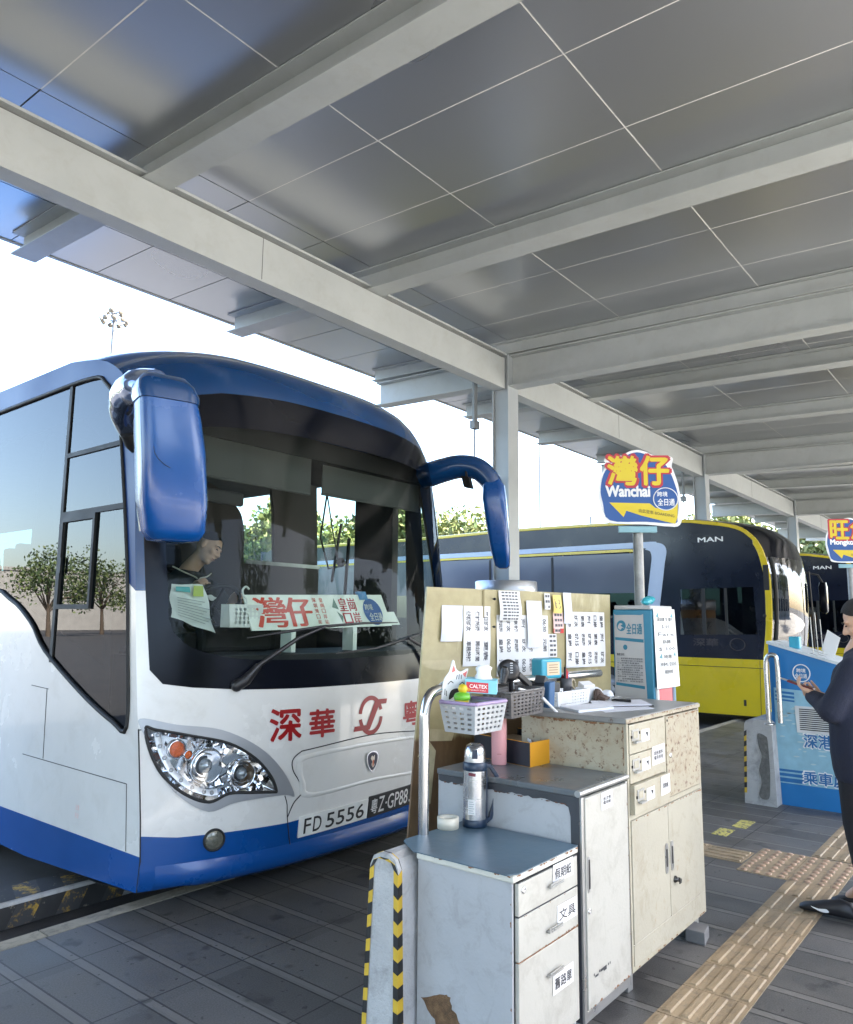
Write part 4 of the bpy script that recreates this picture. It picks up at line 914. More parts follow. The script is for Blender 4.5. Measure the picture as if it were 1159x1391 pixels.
# ================================================================ YELLOW BUS
YEL=mat('bus_yellow',(.58,.43,.006),.28,0,.05,1.5,coat=.4,dirt=((.30,.27,.05),.25))
BNV=mat('bus_navy',(.006,.009,.020),.2,0,.15,1.5,spec=.4)
PALE=mat('pale_stripe',(.42,.50,.62),.3,0,.05,2)
GBUS=glass('bus_glass',(.50,.56,.58),.95,0,1.5,.02)
GFAR=glass('bus_dark_glass',(.07,.09,.12),.95,0,1.5,.10)
def make_bus(label,loc,rotz):
    t=thing('city_bus',label,'bus',loc,None,rotz,True)
    W=2.5
    prof=[(.02,.08),(-.02,.6),(-.06,1.0),(-.13,1.6),(-.14,2.28),(-.10,2.6),(-.03,2.86),(.10,3.06),(.35,3.24),(.9,3.36),(1.6,3.42),(4.5,3.44),(7,3.38),(11.6,3.34)]
    def fy(z):
        for a,b in zip(prof[:10],prof[1:11]):
            if a[1]<=z<=b[1]: return a[0]+(b[0]-a[0])*(z-a[1])/(b[1]-a[1])
        return prof[0][0]
    side=crv(prof,3,False)+[(11.9,3.2),(12,2.6),(12,.12),(9.9,.10)]+[(9.45+.5*math.cos(a),.10+.72*math.sin(a)) for a in [PI*i/8 for i in range(9)]][1:-1]+[(8.9,.10),(3.25,.09)]+[(2.72+.52*math.cos(a),.09+.72*math.sin(a)) for a in [PI*i/8 for i in range(9)]][1:-1]+[(2.15,.08)]
    dw=[(.10,1.41),(1.36,1.385),(1.34,2.17),(.13,2.20)]          # driver window
    sw=crv([(2.15,1.75),(2.05,2.1),(2.15,2.80),(3,2.86),(11.3,2.82),(11.5,2.6),(11.5,1.75),(11.3,1.66),(3,1.66)],3)
    for x0,nm in ((0,1),(W,-1)):
        vs,fs=tess(side,[dw,sw] if nm==1 else [sw],.3)
        A,B=MB(),MB()
        for f in fs:
            cz=sum(vs[i][1] for i in f)/3
            (A if cz<1.0 else B).add([(x0,vs[i][0],vs[i][1]) for i in (reversed(f) if nm==1 else f)],[(0,1,2)])
        # exact colour split is covered by the trim strip at 1.0
        part(A,'lower_panel',YEL,t); part(B,'upper_panel',BNV,t)
        g=MB(); g.patch([(a,min(b,2.10)) for a,b in sw],lambda a,b,d=0,x0=x0,nm=nm:(x0+nm*.01,a,b),flip=(nm==1),sm=False) if 0 else g.box(*sorted((x0+nm*.012,x0+nm*.008)),2.06,11.48,1.665,2.12); gp=part(g,'side_window',GFAR,t); g=MB(); g.box(*sorted((x0+nm*.012,x0+nm*.008)),2.06,11.48,2.122,2.85); part(g,'film_window',mat('film_window',(.115,.125,.155),.14,0,.05,1),gp)
        for yy in (3.8,5.2,6.9,8.6,10.2): part(MB().box(*sorted((x0+nm*.008,x0-nm*.003)),yy-.02,yy+.02,1.68,2.83),'window_bar',RUB,gp)
    # lower yellow panel as proud sheet so its upper edge is straight
    P=[(-.055,1.0),(11.99,1.02),(11.99,.12),(9.9,.105)]+[(9.45+.5*math.cos(a),.105+.72*math.sin(a)) for a in [PI*i/8 for i in range(9)]][1:-1]+[(8.9,.105),(3.25,.095)]+[(2.72+.52*math.cos(a),.095+.72*math.sin(a)) for a in [PI*i/8 for i in range(9)]][1:-1]+[(2.15,.085),(.02,.085),(-.02,.6)]
    m=MB(); m.prism(P,lambda a,b,d:(d,a,b),-.012,-.001); yp=part(m,'yellow_sheet',YEL,t)
    part(MB().tube([(-.0125,-.03,.86),(-.0125,5,.875),(-.0125,11.9,.87)],.005,4),'panel_gap',RUB,yp); part(MB().tube([(-.0125,.10,.10),(-.0125,.08,.99)],.004,4),'panel_gap',RUB,yp); part(MB().box(-.016,-.0125,.32,.36,.24,.34),'flap_lock',RUB,yp)
    # yellow outline up the corner and along the roof edge
    O=crv([p for p in prof if p[1]>=1.0 and p[0]<11.5]+[(11.5,3.34)],4,False); rg=[]
    for i,(a,b) in enumerate(O):
        p=O[max(i-1,0)]; n2=O[min(i+1,len(O)-1)]; dx,dy=n2[0]-p[0],n2[1]-p[1]; l_=math.hypot(dx,dy); ox,oy=dy/l_,-dx/l_
        wd=.09 if b<3 else .055
        rg.append([(-.010,a+ox*wd,b+oy*wd),(-.014,a+ox*(wd-.01),b+oy*(wd-.01)),(-.014,a,b),(.03,a-ox*.012,b-oy*.012)])
    m=MB(); m.loft(rg,False,closed=False,sm=False); part(m,'yellow_outline',YEL,t)
    part(MB().box(-.018,-.0145,-.125,-.04,2.14,2.56),'pillar_vent',RUB,t); part(MB().lathe((-.014,-.03,1.72),(-1,0,0),[(.03,0),(.03,.006),(.001,.008)],12),'side_lamp',RUB,t)
    # pale stripe with curved corner, thin yellow line under it
    ST=crv([(11.6,2.97),(6,3.0),(2.2,3.04),(1.72,3.02),(1.56,2.90),(1.60,2.6),(1.72,1.80)],6,False)
    lo=[(11.6,2.88),(6,2.91),(2.35,2.935),(1.93,2.90),(1.83,2.80),(1.86,2.5),(1.96,1.80)]; lo=crv(lo,6,False)
    m=MB(); m.prism(ST+list(reversed(lo)),lambda a,b,d:(d,a,b),-.009,.0); part(m,'pale_stripe',PALE,t)
    m=MB(); m.prism([(11.6,2.875),(6,2.905),(2.3,2.925),(2.0,2.90),(2.0,2.86),(2.3,2.875),(6,2.86),(11.6,2.83)],lambda a,b,d:(d,a,b),-.011,-.0); part(m,'yellow_line',YEL,t)
    m=MB(); text(m,'MAN',.42,.080,lambda a,b,d=0:(-.006,1.00-a,2.99+b),.05); part(m,'maker_lettering',BWH,t)
    m=MB(); text(m,'50',.14,.10,lambda a,b,d=0:(-.006,2.16-a,1.98+b),.02); part(m,'fleet_number',PALE,t)
    m=MB(); text(m,'深華',.42,.13,lambda a,b,d=0:(-.004,1.15-a,1.20+b),.03); m.tube([(-.004,.42+.12*math.cos(2*PI*i/24),1.24+.10*math.sin(2*PI*i/24)) for i in range(24)],.008,4,closed=True); part(m,'dark_emblem',mat('dark_gold',(.035,.028,.03),.5),t)
    # driver window glass + bars
    g=MB(); g.patch(dw,lambda a,b:(.012,a,b),flip=True,sm=False); gp=part(g,'driver_window',GBUS,t)
    for yy,w_ in ((.58,.022),(.95,.03)): part(MB().box(-.004,.014,yy-w_,yy+w_,1.395,2.185),'window_bar',RUB,gp)
    # roof and front
    us=[-1+2*i/24 for i in range(25)]
    rg=[]
    for (a,b) in crv(prof,3,False):
        bul=.34*max(0,min(1,(3.0-a)/3.0))**1.5; rg.append([(W/2*(1+u),a-bul*(1-abs(u)**2.6),b+.05*(1-u**4)*(1 if b>2.9 else 0)) for u in us])
    k=next(i for i,r_ in enumerate(rg) if r_[0][2]>2.62); k0=next(i for i,r_ in enumerate(rg) if r_[0][2]>1.0)
    m=MB(); m.loft(rg[k:],False,closed=False); part(m,'roof',BLK,t)
    m=MB(); m.loft(rg[:k0+1],False,closed=False); part(m,'front_panel',YEL,t)
    sc_=[[p for p in r_] for r_ in rg[k0:k+1]]
    m=MB(); m.loft(sc_,False,closed=False); part(m,'windscreen',glass('bus_windscreen',(.62,.68,.66),.8,.0,1.5,.06),t)
    for uu in (-.93,.93):
        m=MB(); m.tube([(W/2*(1+uu),r_[0][1]-.42*(1-abs(uu)**2.6)+.012,r_[0][2]) for r_ in sc_],.035,6); part(m,'front_pillar',RUB,t)
    part(MB().tube([(1.6,-.52,1.1),(1.3,-.56,1.8),(1.15,-.56,2.5)],.014,6),'wiper',RUB,t)
    a_=part(MB().tube([(2.2,-.35,2.55),(2.3,-.55,2.5),(2.32,-.62,2.35)],.02,6),'mirror_arm',RUB,t)
    m=MB(); m.loft([mring((2.32,-.62,z),a*.12,b*.07,0) for z,a,b in ((1.78,.3,.3),(1.82,.85,.9),(2.0,1,1),(2.28,1,1),(2.36,.7,.8))],True); part(m,'mirror_housing',BLK,a_)
    m=MB(); m.add([(0,12,.1),(W,12,.1),(W,12,3.3),(0,12,3.3)],[(0,3,2,1)]); part(m,'rear_panel',BNV,t)
    m=MB(); m.box(.04,W-.04,.1,11.9,.25,.45); part(m,'floor',DARK,t)
    m=MB(); m.box(.1,W-.1,.0,.5,.46,1.15); m.box(.35,.95,.5,.62,1.0,1.2); part(m,'dashboard',DARK,t,.03)
    m=MB(); m.obox((.65,1.35,1.0),(.24,0,0),(0,.24,0),(0,0,.06)); m.obox((.65,1.6,1.45),(.23,0,0),(0,.05,0),(0,.05,.40)); part(m,'driver_seat',mat('seat_grey',(.18,.19,.2),.8),t,.04)
    m=MB(); m.tube([(.65+.22*math.cos(2*PI*i/20),.62+.1*math.sin(2*PI*i/20),1.32+.16*math.sin(2*PI*i/20)) for i in range(20)],.016,6,closed=True); part(m,'steering_wheel',RUB,t)
    m=MB(); m.box(.08,.9,1.75,1.78,.46,2.3); part(m,'partition',mat('cabin_grey',(.30,.31,.31),.7),t)
    for yy in (2.4,3.8,5.2,6.9,8.6):
        part(MB().tube([(.5,yy,.5),(.5,yy,3.2)],.018,8),'handrail',mat('rail_yellow',(.5,.42,.03),.4),t)
    for x0 in (.03,W-.03):
        for yy in (2.70,9.42):
            m=MB(); s_=1 if x0<1 else -1; m.lathe((x0,yy,.36),(s_,0,0),[(.28,0),(.46,0),(.49,.04),(.49,.24),(.1,.26)],28); w_=part(m,'tyre',RUB,t); m=MB(); m.lathe((x0+s_*.005,yy,.36),(s_,0,0),[(.04,-.02),(.10,-.02),(.12,.05),(.22,.08),(.28,.0)],24); part(m,'rim',SILV,w_)
    return t
by=make_bus('yellow and navy bus marked MAN, parked behind the Wanchai stop sign','city_bus',0) if 0 else make_bus('yellow and navy bus marked MAN, parked behind the Wanchai stop sign',(13.36,3.59,0),math.radians(4))
b2_=copytree(by); b2_.location=(21.6,3.5,0); b2_.rotation_euler=(0,0,math.radians(2)); b2_['label']='dark bus with yellow roof edge, farther off at the right edge behind the blue booth'; b2_['group']=by['group']='city buses parked in the bays'

# ================================================================ CABINETS
CW=mat('cabinet_white',(.41,.40,.355),.42,0,.04,4,.08,60,spots=((.20,.10,.05),16,.735,.03),dirt=((.27,.25,.21),.65))
CSIDE=mat('cabinet_side',(.37,.38,.39),.45,0,.05,5,.08,60,dirt=((.24,.235,.23),.65))
CT=mat('cabinet_rusty',(.38,.35,.265),.45,0,.06,5,.12,80,spots=((.20,.13,.08),30,.60,.08),dirt=((.30,.24,.15),.75))
CR2=mat('cabinet_rustier',(.37,.33,.24),.5,0,.08,6,.15,80,spots=((.15,.085,.05),40,.552,.06),dirt=((.28,.2,.12),.9))
CLOW=mat('cabinet_lower',(.38,.355,.28),.42,0,.05,4,.1,70,spots=((.30,.17,.08),17,.61,.14),dirt=((.27,.23,.16),.8))
BTOP=mat('top_blue_vinyl',(.075,.125,.165),.38,0,.14,6,.15,20,spots=((.30,.31,.30),40,.70,.05))
STOP=mat('top_slate',(.10,.115,.125),.30,0,.12,5,.1,20,dirt=((.16,.12,.09),.7))
METAL=mat('worn_steel',(.42,.42,.41),.3,.75,.1,8); BLKP=mat('dark_edge',(.032,.035,.042),.5,0,.2,14,spots=((.22,.09,.05),30,.66,.04))
RUSTE=mat('rust_edge',(.22,.11,.055),.85,0,.4,30,.5,120)
PAPER=mat('label_paper',(.66,.66,.65),.6,0,.02,10); INK=mat('ink',(.02,.02,.025),.6)
def FYp(x0,z0,y=1.5,off=.002): return lambda a,b,d=0:(x0+a,y-off,z0+b)
def label(par,s_,x0,z0,w_,h,y=1.5,tilt=.0,fw=.8,fh=.5,wt=.03,rows=1,name='paper_label'):
    m=MB(); f=lambda a,b,d=0:(x0+a-b*tilt,y-.0015-d,z0+b+a*tilt); m.prism([(0,0),(w_,.002),(w_-.001,h),(.002,h-.002)],f,0,.0012); o=part(m,name,PAPER,par)
    q=MB(); 
    for r_,st in enumerate(s_.split('|')):
        n_=len(s_.split('|')); hh=h*fh/n_*.9; text(q,st,w_*fw,hh,lambda a,b,d=0:f(w_*(1-fw)/2+a,h*(.5+fh/2)-h*fh/n_*(r_+1)+b,.0016),wt)
    part(q,'label_writing',INK,o); return o
def chips(par,a,b,n,size,drop,nrm_,seed,m_=None,name='chipped_rust'):
    r=random.Random(seed); a,b,nrm_=V(a),V(b),V(nrm_); dr=V(drop); ax=(b-a).normalized(); mm=MB(); L_=(b-a).length
    for i in range(n):
        t=r.random()**.8*L_; s_=size*r.uniform(.3,1.3); k_=r.randint(6,9); P=[]
        for j in range(k_):
            q=2*PI*j/k_; rr=s_*r.uniform(.45,1.1); P.append(a+ax*(t+rr*1.6*math.cos(q))+dr*max(0,rr*.9*math.sin(q)+s_*.25)+nrm_*(.0008+.00004*i))
        P=[p if 0<=(p-a).dot(ax)<=L_ else (a+ax*min(max((p-a).dot(ax),0),L_)+dr*((p-a).dot(dr)/dr.dot(dr))+nrm_*(.0008+.00004*i)) for p in P]
        mm.add(P,[tuple(range(k_))])
    o=part(mm,name,m_ or RUSTE,par); return o
# --- pedestal drawers
pd=thing('drawer_pedestal','low white three-drawer pedestal with a blue top, nearest to the viewer','cabinet',(2.6,1.78,0))
X0,X1,Y0,Y1=2.372,2.822,1.512,1.935
m=MB(); m.box(X0,X0+.012,Y0,Y1,.03,.695); m.box(X1-.012,X1,Y0,Y1,.03,.695); m.box(X0+.012,X1-.012,Y1-.012,Y1,.03,.695); m.box(X0+.012,X1-.012,Y0+.01,Y1-.012,.03,.05); m.box(X0+.012,X1-.012,Y0+.01,Y1-.012,.68,.695); part(m,'carcass',CSIDE,pd,.003)
m=MB(); m.box(X0-.012,X1+.012,Y0-.014,Y1+.0,.696,.7195); part(m,'top_rim',mat('rim_cream',(.55,.54,.47),.5,0,.08,10,.3,60,spots=((.22,.15,.08),22,.62,.05)),pd,.006,3)
m=MB(); m.prism([(2.352,1.50+.02),(2.40,1.498),(2.836,1.50),(2.840,1.6),(2.838,2.062),(2.46,2.072),(2.435,2.062),(2.355,1.945)],lambda a,b,d:(a,b,d),.7198,.7235); part(m,'top_sheet',BTOP,pd)
for z0_,z1_,nm_ in ((.582,.690,0),(.434,.577,1),(.10,.429,2)):
    m=MB(); m.box(X0+.014,X1-.004,1.494,1.511,z0_,z1_); d_=part(m,'drawer',CW,pd,.003)
    hx=(2.585,2.572,2.572)[nm_]; hz=(.640,.490,.340)[nm_]
    m=MB(); m.box(hx,hx+.10,1.478,1.4935,hz-.012,hz-.006); m.box(hx,hx+.10,1.478,1.4815,hz-.005,hz+.004); part(m,'handle',METAL,d_,.001)
    m=MB(); m.box(X0+.014,X1-.004,1.495,1.505,z1_+.001,z1_+.004); part(m,'worn_edge',RUSTE if nm_==2 else BLKP,d_)
    label(d_,('假期紙','文具','舊路單')[nm_],(2.622,2.650,2.612)[nm_],(.632,.478,.252)[nm_],.155,.068 if nm_==0 else .072,1.494,-.02,.82,.60,.02)
m=MB(); m.lathe((2.418,1.494,.664),(0,-1,0),[(.012,0),(.012,.004),(.008,.005),(.001,.003)],16); part(m,'lock',CHROME,pd)
m=MB(); rj=random.Random(6); m.prism([(a+rj.uniform(-.005,.005),b+rj.uniform(-.005,.005)) for a,b in crv([(1.93,.262),(1.90,.272),(1.86,.292),(1.82,.305),(1.80,.30),(1.79,.268),(1.77,.25),(1.74,.20),(1.79,.16),(1.85,.18),(1.88,.22)],3)],lambda a,b,d:(X0-d,a-.02,b-.055),.0,.0015); part(m,'peeled_patch',mat('peeled_chipboard',(.17,.10,.05),.95,0,.4,40,1,200),pd)
chips(pd,(2.372,1.4975,.7195),(2.834,1.4975,.7195),26,.006,(0,0,-1),(0,-1,0),1)
chips(pd,(2.3598,1.93,.7195),(2.3598,1.50,.7195),12,.006,(0,0,-1),(-1,0,0),2)
chips(pd,(2.386,1.4938,.577),(2.818,1.4938,.577),8,.003,(0,0,-1),(0,-1,0),3)
chips(pd,(2.386,1.4938,.436),(2.818,1.4938,.436),18,.004,(0,0,1),(0,-1,0),4)
chips(pd,(2.3718,1.515,.69),(2.3718,1.515,.1),14,.005,(0,1,0),(-1,0,0),5)
# --- locker
lk=thing('metal_locker','narrow grey-white locker with a slate top, between the pedestal and the rusty cabinet','cabinet',(3.08,1.87,0))
X0,X1,Y0,Y1=2.862,3.298,1.512,2.22
m=MB(); m.box(X0,X0+.012,Y0,Y1,.05,.899); m.box(X1-.012,X1,Y0,Y1,.05,.899); m.box(X0+.012,X1-.012,Y1-.012,Y1,.05,.899); m.box(X0+.012,X1-.012,Y0+.01,Y1-.012,.05,.07); part(m,'carcass',CSIDE,lk,.003)
band=[(1.505,.899)]+[(2.215,.899),(2.215,.874)]
rb=random.Random(9); yy=2.2
while yy>1.60: band.append((yy,.870+rb.uniform(-.006,.006))); yy-=.02
band+=[(1.575,.865),(1.552,.855),(1.543,.82),(1.54,.5),(1.538,.06),(1.505,.06)]
m=MB(); m.prism(band,lambda a,b,d:(X0-d,a,b),.0,.0022); part(m,'side_edge_band',BLKP,lk)
m=MB(); m.box(X0-.006,X1+.006,1.515,Y1+.004,.900,.925); part(m,'top',STOP,lk,.004)
m=MB(); m.tube([(X0-.008,1.508,.912),(X1+.022,1.508,.912)],.0135,12); part(m,'rounded_front_edge',METAL,lk)
m=MB(); m.box(X0+.001,X0+.022,1.495,1.511,.06,.897); m.box(X1-.016,X1-.001,1.495,1.511,.06,.897); m.box(X0+.022,X1-.016,1.495,1.511,.06,.10); part(m,'front_frame',METAL,lk,.002)
m=MB(); m.box(X0+.024,X1-.018,1.490,1.510,.102,.893); dr=part(m,'door',CW,lk,.003)
m=MB(); m.lathe((0,0,0),(0,0,1),[(0,0)],3) if 0 else None; 
m.prism(crv([(2.893,.545),(2.893,.655),(2.905,.665),(2.917,.655),(2.917,.545),(2.905,.535)],4),lambda a,b,d:(a,1.4895-d,b),0,.002); m.prism(crv([(2.9,.553),(2.9,.648),(2.906,.654),(2.912,.648),(2.912,.553),(2.906,.547)],4),lambda a,b,d:(a,1.4872-d,b),0,.0008,1); part(m,'recessed_pull',[METAL,RUB],dr)
m=MB(); m.lathe((2.903,1.4895,.463),(0,-1,0),[(.011,0),(.011,.004),(.007,.005),(.001,.003)],16); part(m,'lock',CHROME,dr)
label(dr,'班次表|備用紙',3.025,.822,.105,.072,1.490,.0,.7,.45,.02)
m=MB(); text(m,'▪▂▪▬▄ ▪▪',.15,.018,FYp(2.93,.205,1.4895,.0006),.0); part(m,'worn_marks',BLKP,dr)
chips(lk,(2.888,1.4898,.104),(3.278,1.4898,.104),16,.008,(0,0,1),(0,-1,0),6)
chips(lk,(3.279,1.4898,.89),(3.279,1.4898,.12),12,.004,(-1,0,0),(0,-1,0),7)
chips(lk,(2.8595,2.2,.872),(2.8595,1.56,.868),26,.006,(0,0,-1),(-1,0,0),8,mat('rust_dark',(.12,.055,.035),.85,0,.4,30,.5,120))
# --- tall rusty cabinet
tc=thing('filing_cabinet','tall cream steel cabinet speckled with rust, drawers above double doors','cabinet',(3.78,1.77,0))
X0,X1,Y0,Y1=3.312,4.242,1.512,2.05
m=MB(); m.box(X0,X0+.012,Y0,Y1,.085,1.140); m.box(X1-.012,X1,Y0,Y1,.085,1.140); m.box(X0+.012,X1-.012,Y1-.012,Y1,.085,1.140); m.box(X0+.012,X1-.012,Y0,Y1-.012,.085,.10); m.box(X0+.012,X1-.012,Y0,Y1-.012,.728,.742); m.box(3.748,3.758,Y0+.002,Y1-.013,.743,1.14); part(m,'carcass',CR2,tc,.002)
m=MB(); m.box(X0-.006,X1+.006,1.498,Y1+.004,1.141,1.166); part(m,'top',mat('top_grey_metal',(.26,.26,.25),.4,.3,.12,6,.1,30,spots=((.12,.07,.04),18,.6,.06)),tc,.003)
m=MB(); m.box(X0-.008,X1+.008,1.494,1.4975,1.143,1.162); part(m,'top_lip',CR2,tc)
m=MB(); m.box(X0+.001,X0+.018,1.499,1.5115,.095,1.14); m.box(3.742,3.762,1.499,1.5115,.745,1.14); m.box(X1-.018,X1-.001,1.499,1.5115,.095,1.14); m.box(X0+.018,X1-.018,1.4995,1.5115,.722,.744); m.box(X0+.018,X1-.018,1.4995,1.5115,.095,.115); part(m,'front_frame',CT,tc)
for i,(a,b,dy) in enumerate(((1.006,1.135,0),(.878,1.002,0),(.748,.874,.018))):
    m=MB(); m.box(X0+.020,3.740,1.494-dy,1.511,a,b); d_=part(m,'drawer',CT,tc,.002); yy=1.494-dy
    zc=(a+b)/2+.005
    m=MB(); x_=3.355; m.box(x_,x_+.075,yy-.004,yy-.0002,zc-.012,zc+.036); m.box(x_+.012,x_+.060,yy-.0055,yy-.0042,zc-.003,zc+.028,1); m.box(x_+.004,x_+.068,yy-.022,yy-.0045,zc-.022,zc-.015); m.box(x_-.008,x_-.001,yy-.006,yy-.0002,zc+.0,zc+.012,2); m.box(x_+.077,x_+.085,yy-.006,yy-.0002,zc+.012,zc+.024,2)
    part(m,'label_pull',[METAL,CT,RUB],d_,.001)
    m=MB(); m.box(3.462,3.552,yy-.0022,yy-.0002,zc-.028,zc+.026); lb=part(m,'card',PAPER,d_); q=MB(); q.add([(3.535,yy-.003,zc+.012),(3.505,yy-.003,zc+.012),(3.53,yy-.003,zc-.012)],[(0,1,2)]); text(q,'一 二',.055,.010,lambda a_,b_,d=0:(3.472+a_,yy-.003,zc-.022+b_),.0); part(q,'card_print',INK,lb)
    if i==1: label(d_,'車務資料|備用表格',3.575,.925,.155,.088,yy,.0,.72,.5,.02)
    if i==2: label(d_,'票務紙',3.628,.782,.112,.088,yy,.0,.6,.3,.02)
m=MB(); m.box(3.764,X1-.020,1.494,1.511,.748,1.135); d_=part(m,'upper_door',CR2,tc,.002)
m=MB(); m.lathe((3.805,1.494,.945),(0,-1,0),[(.013,0),(.013,.005),(.008,.007),(.001,.006)],16); part(m,'lock',CHROME,d_); m=MB(); m.lathe((3.778,1.494,1.115),(0,-1,0),[(.006,0),(.006,.003),(.001,.003)],8); part(m,'rivet',RUB,d_)
for xa,xb,hx in ((X0+.020,3.752,3.70),(3.756,X1-.020,3.768)):
    m=MB(); m.box(xa,xb,1.494,1.511,.205,.720); d_=part(m,'lower_door',CLOW,tc,.002)
    m=MB(); P=crv([(hx,.425),(hx,.53),(hx+.018,.545),(hx+.036,.53),(hx+.036,.425),(hx+.018,.41)],4); m.prism(P,lambda a,b,d:(a,1.4938-d,b),0,.002); m.prism([(hx+.011,.44),(hx+.025,.44),(hx+.025,.52),(hx+.011,.52)],lambda a,b,d:(a,1.4915-d,b),0,.001,1); part(m,'recessed_pull',[METAL,RUB],d_)
m=MB(); m.lathe((3.81,1.4935,.362),(0,-1,0),[(.016,0),(.016,.006),(.009,.014),(.009,.018),(.001,.018)],16); m.box(3.812,3.818,1.468,1.477,.352,.372); m.obox((3.828,1.472,.352),(.012,0,0),(0,.002,0),(0,0,.010)); part(m,'lock_with_key',mat('lock_dark',(.10,.10,.10),.3,.8),d_)
m=MB(); m.box(X0+.019,X1-.019,1.4955,1.511,.117,.203); part(m,'plinth',CLOW,tc,.002)
chips(tc,(3.335,1.4938,.719),(4.22,1.4938,.719),30,.007,(0,0,-1),(0,-1,0),9)
chips(tc,(3.31,1.4938,1.162),(4.245,1.4938,1.162),34,.005,(0,0,-1),(0,-1,0),10)
chips(tc,(3.3115,1.515,1.138),(3.3115,2.04,1.138),26,.009,(0,0,-1),(-1,0,0),11)
chips(tc,(3.3115,1.513,1.138),(3.3115,1.513,.93),16,.006,(0,1,0),(-1,0,0),12)
chips(tc,(3.766,1.4938,1.13),(4.22,1.4938,1.13),20,.008,(0,0,-1),(0,-1,0),13)
chips(tc,(3.335,1.4993,.098),(4.22,1.4993,.098),24,.007,(0,0,1),(0,-1,0),14)
for xx in (X0+.02,X1-.08):
    for yy in (1.53,1.97): m=MB(); m.box(xx,xx+.05,yy,yy+.05,0,.084); part(m,'foot',METAL,tc,.003)
m=MB(); m.obox((4.10,1.50,.03),(.06,.01,0),(0,.05,0),(0,0,.03)); o=m.build('wooden_wedge',mat('grey_wood',(.16,.16,.16),.8,0,.2,10),None,.004); tag(o,'grey block lying on the paving under the right foot of the rusty cabinet','block')
m=MB(); rg=[]
for i in range(9):
    z=.79-.045*i; w_=.022+.010*math.sin(i*1.3); rg.append([(4.275+w_*math.cos(a)+.006*math.sin(i),1.545+w_*.8*math.sin(a)*(1+.3*math.sin(3*a+i)),z) for a in [2*PI*k_/12 for k_ in range(12)]])
m.loft(rg,True); o=m.build('plastic_bag',mat('bag_blue_white',(.45,.47,.62),.4,0,.5,40),None); tag(o,'crumpled pale blue plastic bag hanging beside the right side of the rusty cabinet','bag')
m=MB(); m.box(4.2405,4.285,1.54,1.55,.785,.795); 
part(m,'side_hook',METAL,tc)

# ================================================================ THINGS ON PEDESTAL / LOCKER
STN=mat('brushed_steel',(.55,.56,.57),.24,1,.06,3,.06,200,stretch=(1,1,12)); TN=mat('thermos_navy',(.006,.022,.05),.35)
th=thing('thermos_flask','steel thermos flask with navy handle and cup lid on the blue top','flask',(2.805,1.975,.724))
c=(2.805,1.975,.724)
m=MB(); m.lathe(c,(0,0,1),[(.001,0),(.052,0),(.053,.006),(.053,.028),(.050,.032)],32); part(m,'base',TN,th)
m=MB(); m.lathe(c,(0,0,1),[(.050,.030),(.050,.232)],36); part(m,'body',STN,th)
m=MB(); m.lathe(c,(0,0,1),[(.051,.233),(.0525,.240),(.052,.262),(.047,.268)],32); part(m,'collar',TN,th)
m=MB(); m.lathe(c,(0,0,1),[(.046,.266),(.0465,.29),(.044,.315),(.036,.334),(.022,.343),(.019,.343),(.018,.339),(.001,.339)],36); part(m,'cup_lid',STN,th)
hd=V((.77,-.60,0)).normalized(); hc=V(c)
m=MB(); 
def rib(pts,w_,t_):
    sd_=V((hd.y,-hd.x,0)); rg=[]
    for i,p in enumerate(pts):
        a=V(pts[max(i-1,0)]);b=V(pts[min(i+1,len(pts)-1)]); tg=(b-a).normalized(); nn=tg.cross(sd_); rg.append([V(p)+sd_*w_+nn*t_,V(p)-sd_*w_+nn*t_,V(p)-sd_*w_-nn*t_,V(p)+sd_*w_-nn*t_])
    m.loft(rg,True,sm=False)
rib([hc+hd*.040+V((0,0,.252)),hc+hd*.070+V((0,0,.246)),hc+hd*.100+V((0,0,.200)),hc+hd*.096+V((0,0,.16)),hc+hd*.084+V((0,0,.09)),hc+hd*.070+V((0,0,.03)),hc+hd*.048+V((0,0,.014))],.011,.008); rib([hc+hd*.0505+V((0,0,.262)),hc+hd*.0515+V((0,0,.12)),hc+hd*.0515+V((0,0,.02))],.011,.003); part(m,'handle',TN,th,.002)
vd=V((-.80,-.55,0)).normalized(); vs_=V((vd.y,-vd.x,0))
def cyl(r0,c0): return lambda a,b,d=0:(V(c0)+ (vd*math.cos(a/r0)+(-vs_)*math.sin(a/r0))*(r0+d)+V((0,0,b)))
m=MB(); m.patch([(-.030,.055),(.002,.055),(.002,.115),(-.030,.115)],cyl(.0508,c),step=.008); lb=part(m,'sticker',PAPER,th)
q=MB(); 
for i in range(6): q.patch([(-.027,.060+.009*i),(-.002-.004*(i%2),.060+.009*i),(-.002-.004*(i%2),.064+.009*i),(-.027,.064+.009*i)],cyl(.0511,c),step=.008)
part(q,'sticker_print',mat('print_grey',(.35,.38,.38),.6),lb)
m=MB(); m.patch([(-.028,.215),(.004,.212),(.004,.224),(-.028,.227)],cyl(.0508,c),step=.008); part(m,'red_tag',mat('tag_red',(.14,.02,.03),.5),th)
m=MB(); m.prism([(-.012,.285),(.012,.285),(.011,.322),(-.010,.322)],cyl(.047,c),0,.002); part(m,'dark_stripe',TN,th)
m=MB(); c=(2.70,2.055,.724) 
c=(2.735,2.095,.724); m.lathe((2.70,2.04,.7238),(0,0,1),[(.030,0),(.046,0),(.046,.045),(.030,.045),(.030,0)],32); o=m.build('tape_roll',mat('tape_cream',(.60,.57,.47),.4),None); tag(o,'roll of pale packing tape lying at the back of the blue pedestal top','tape')
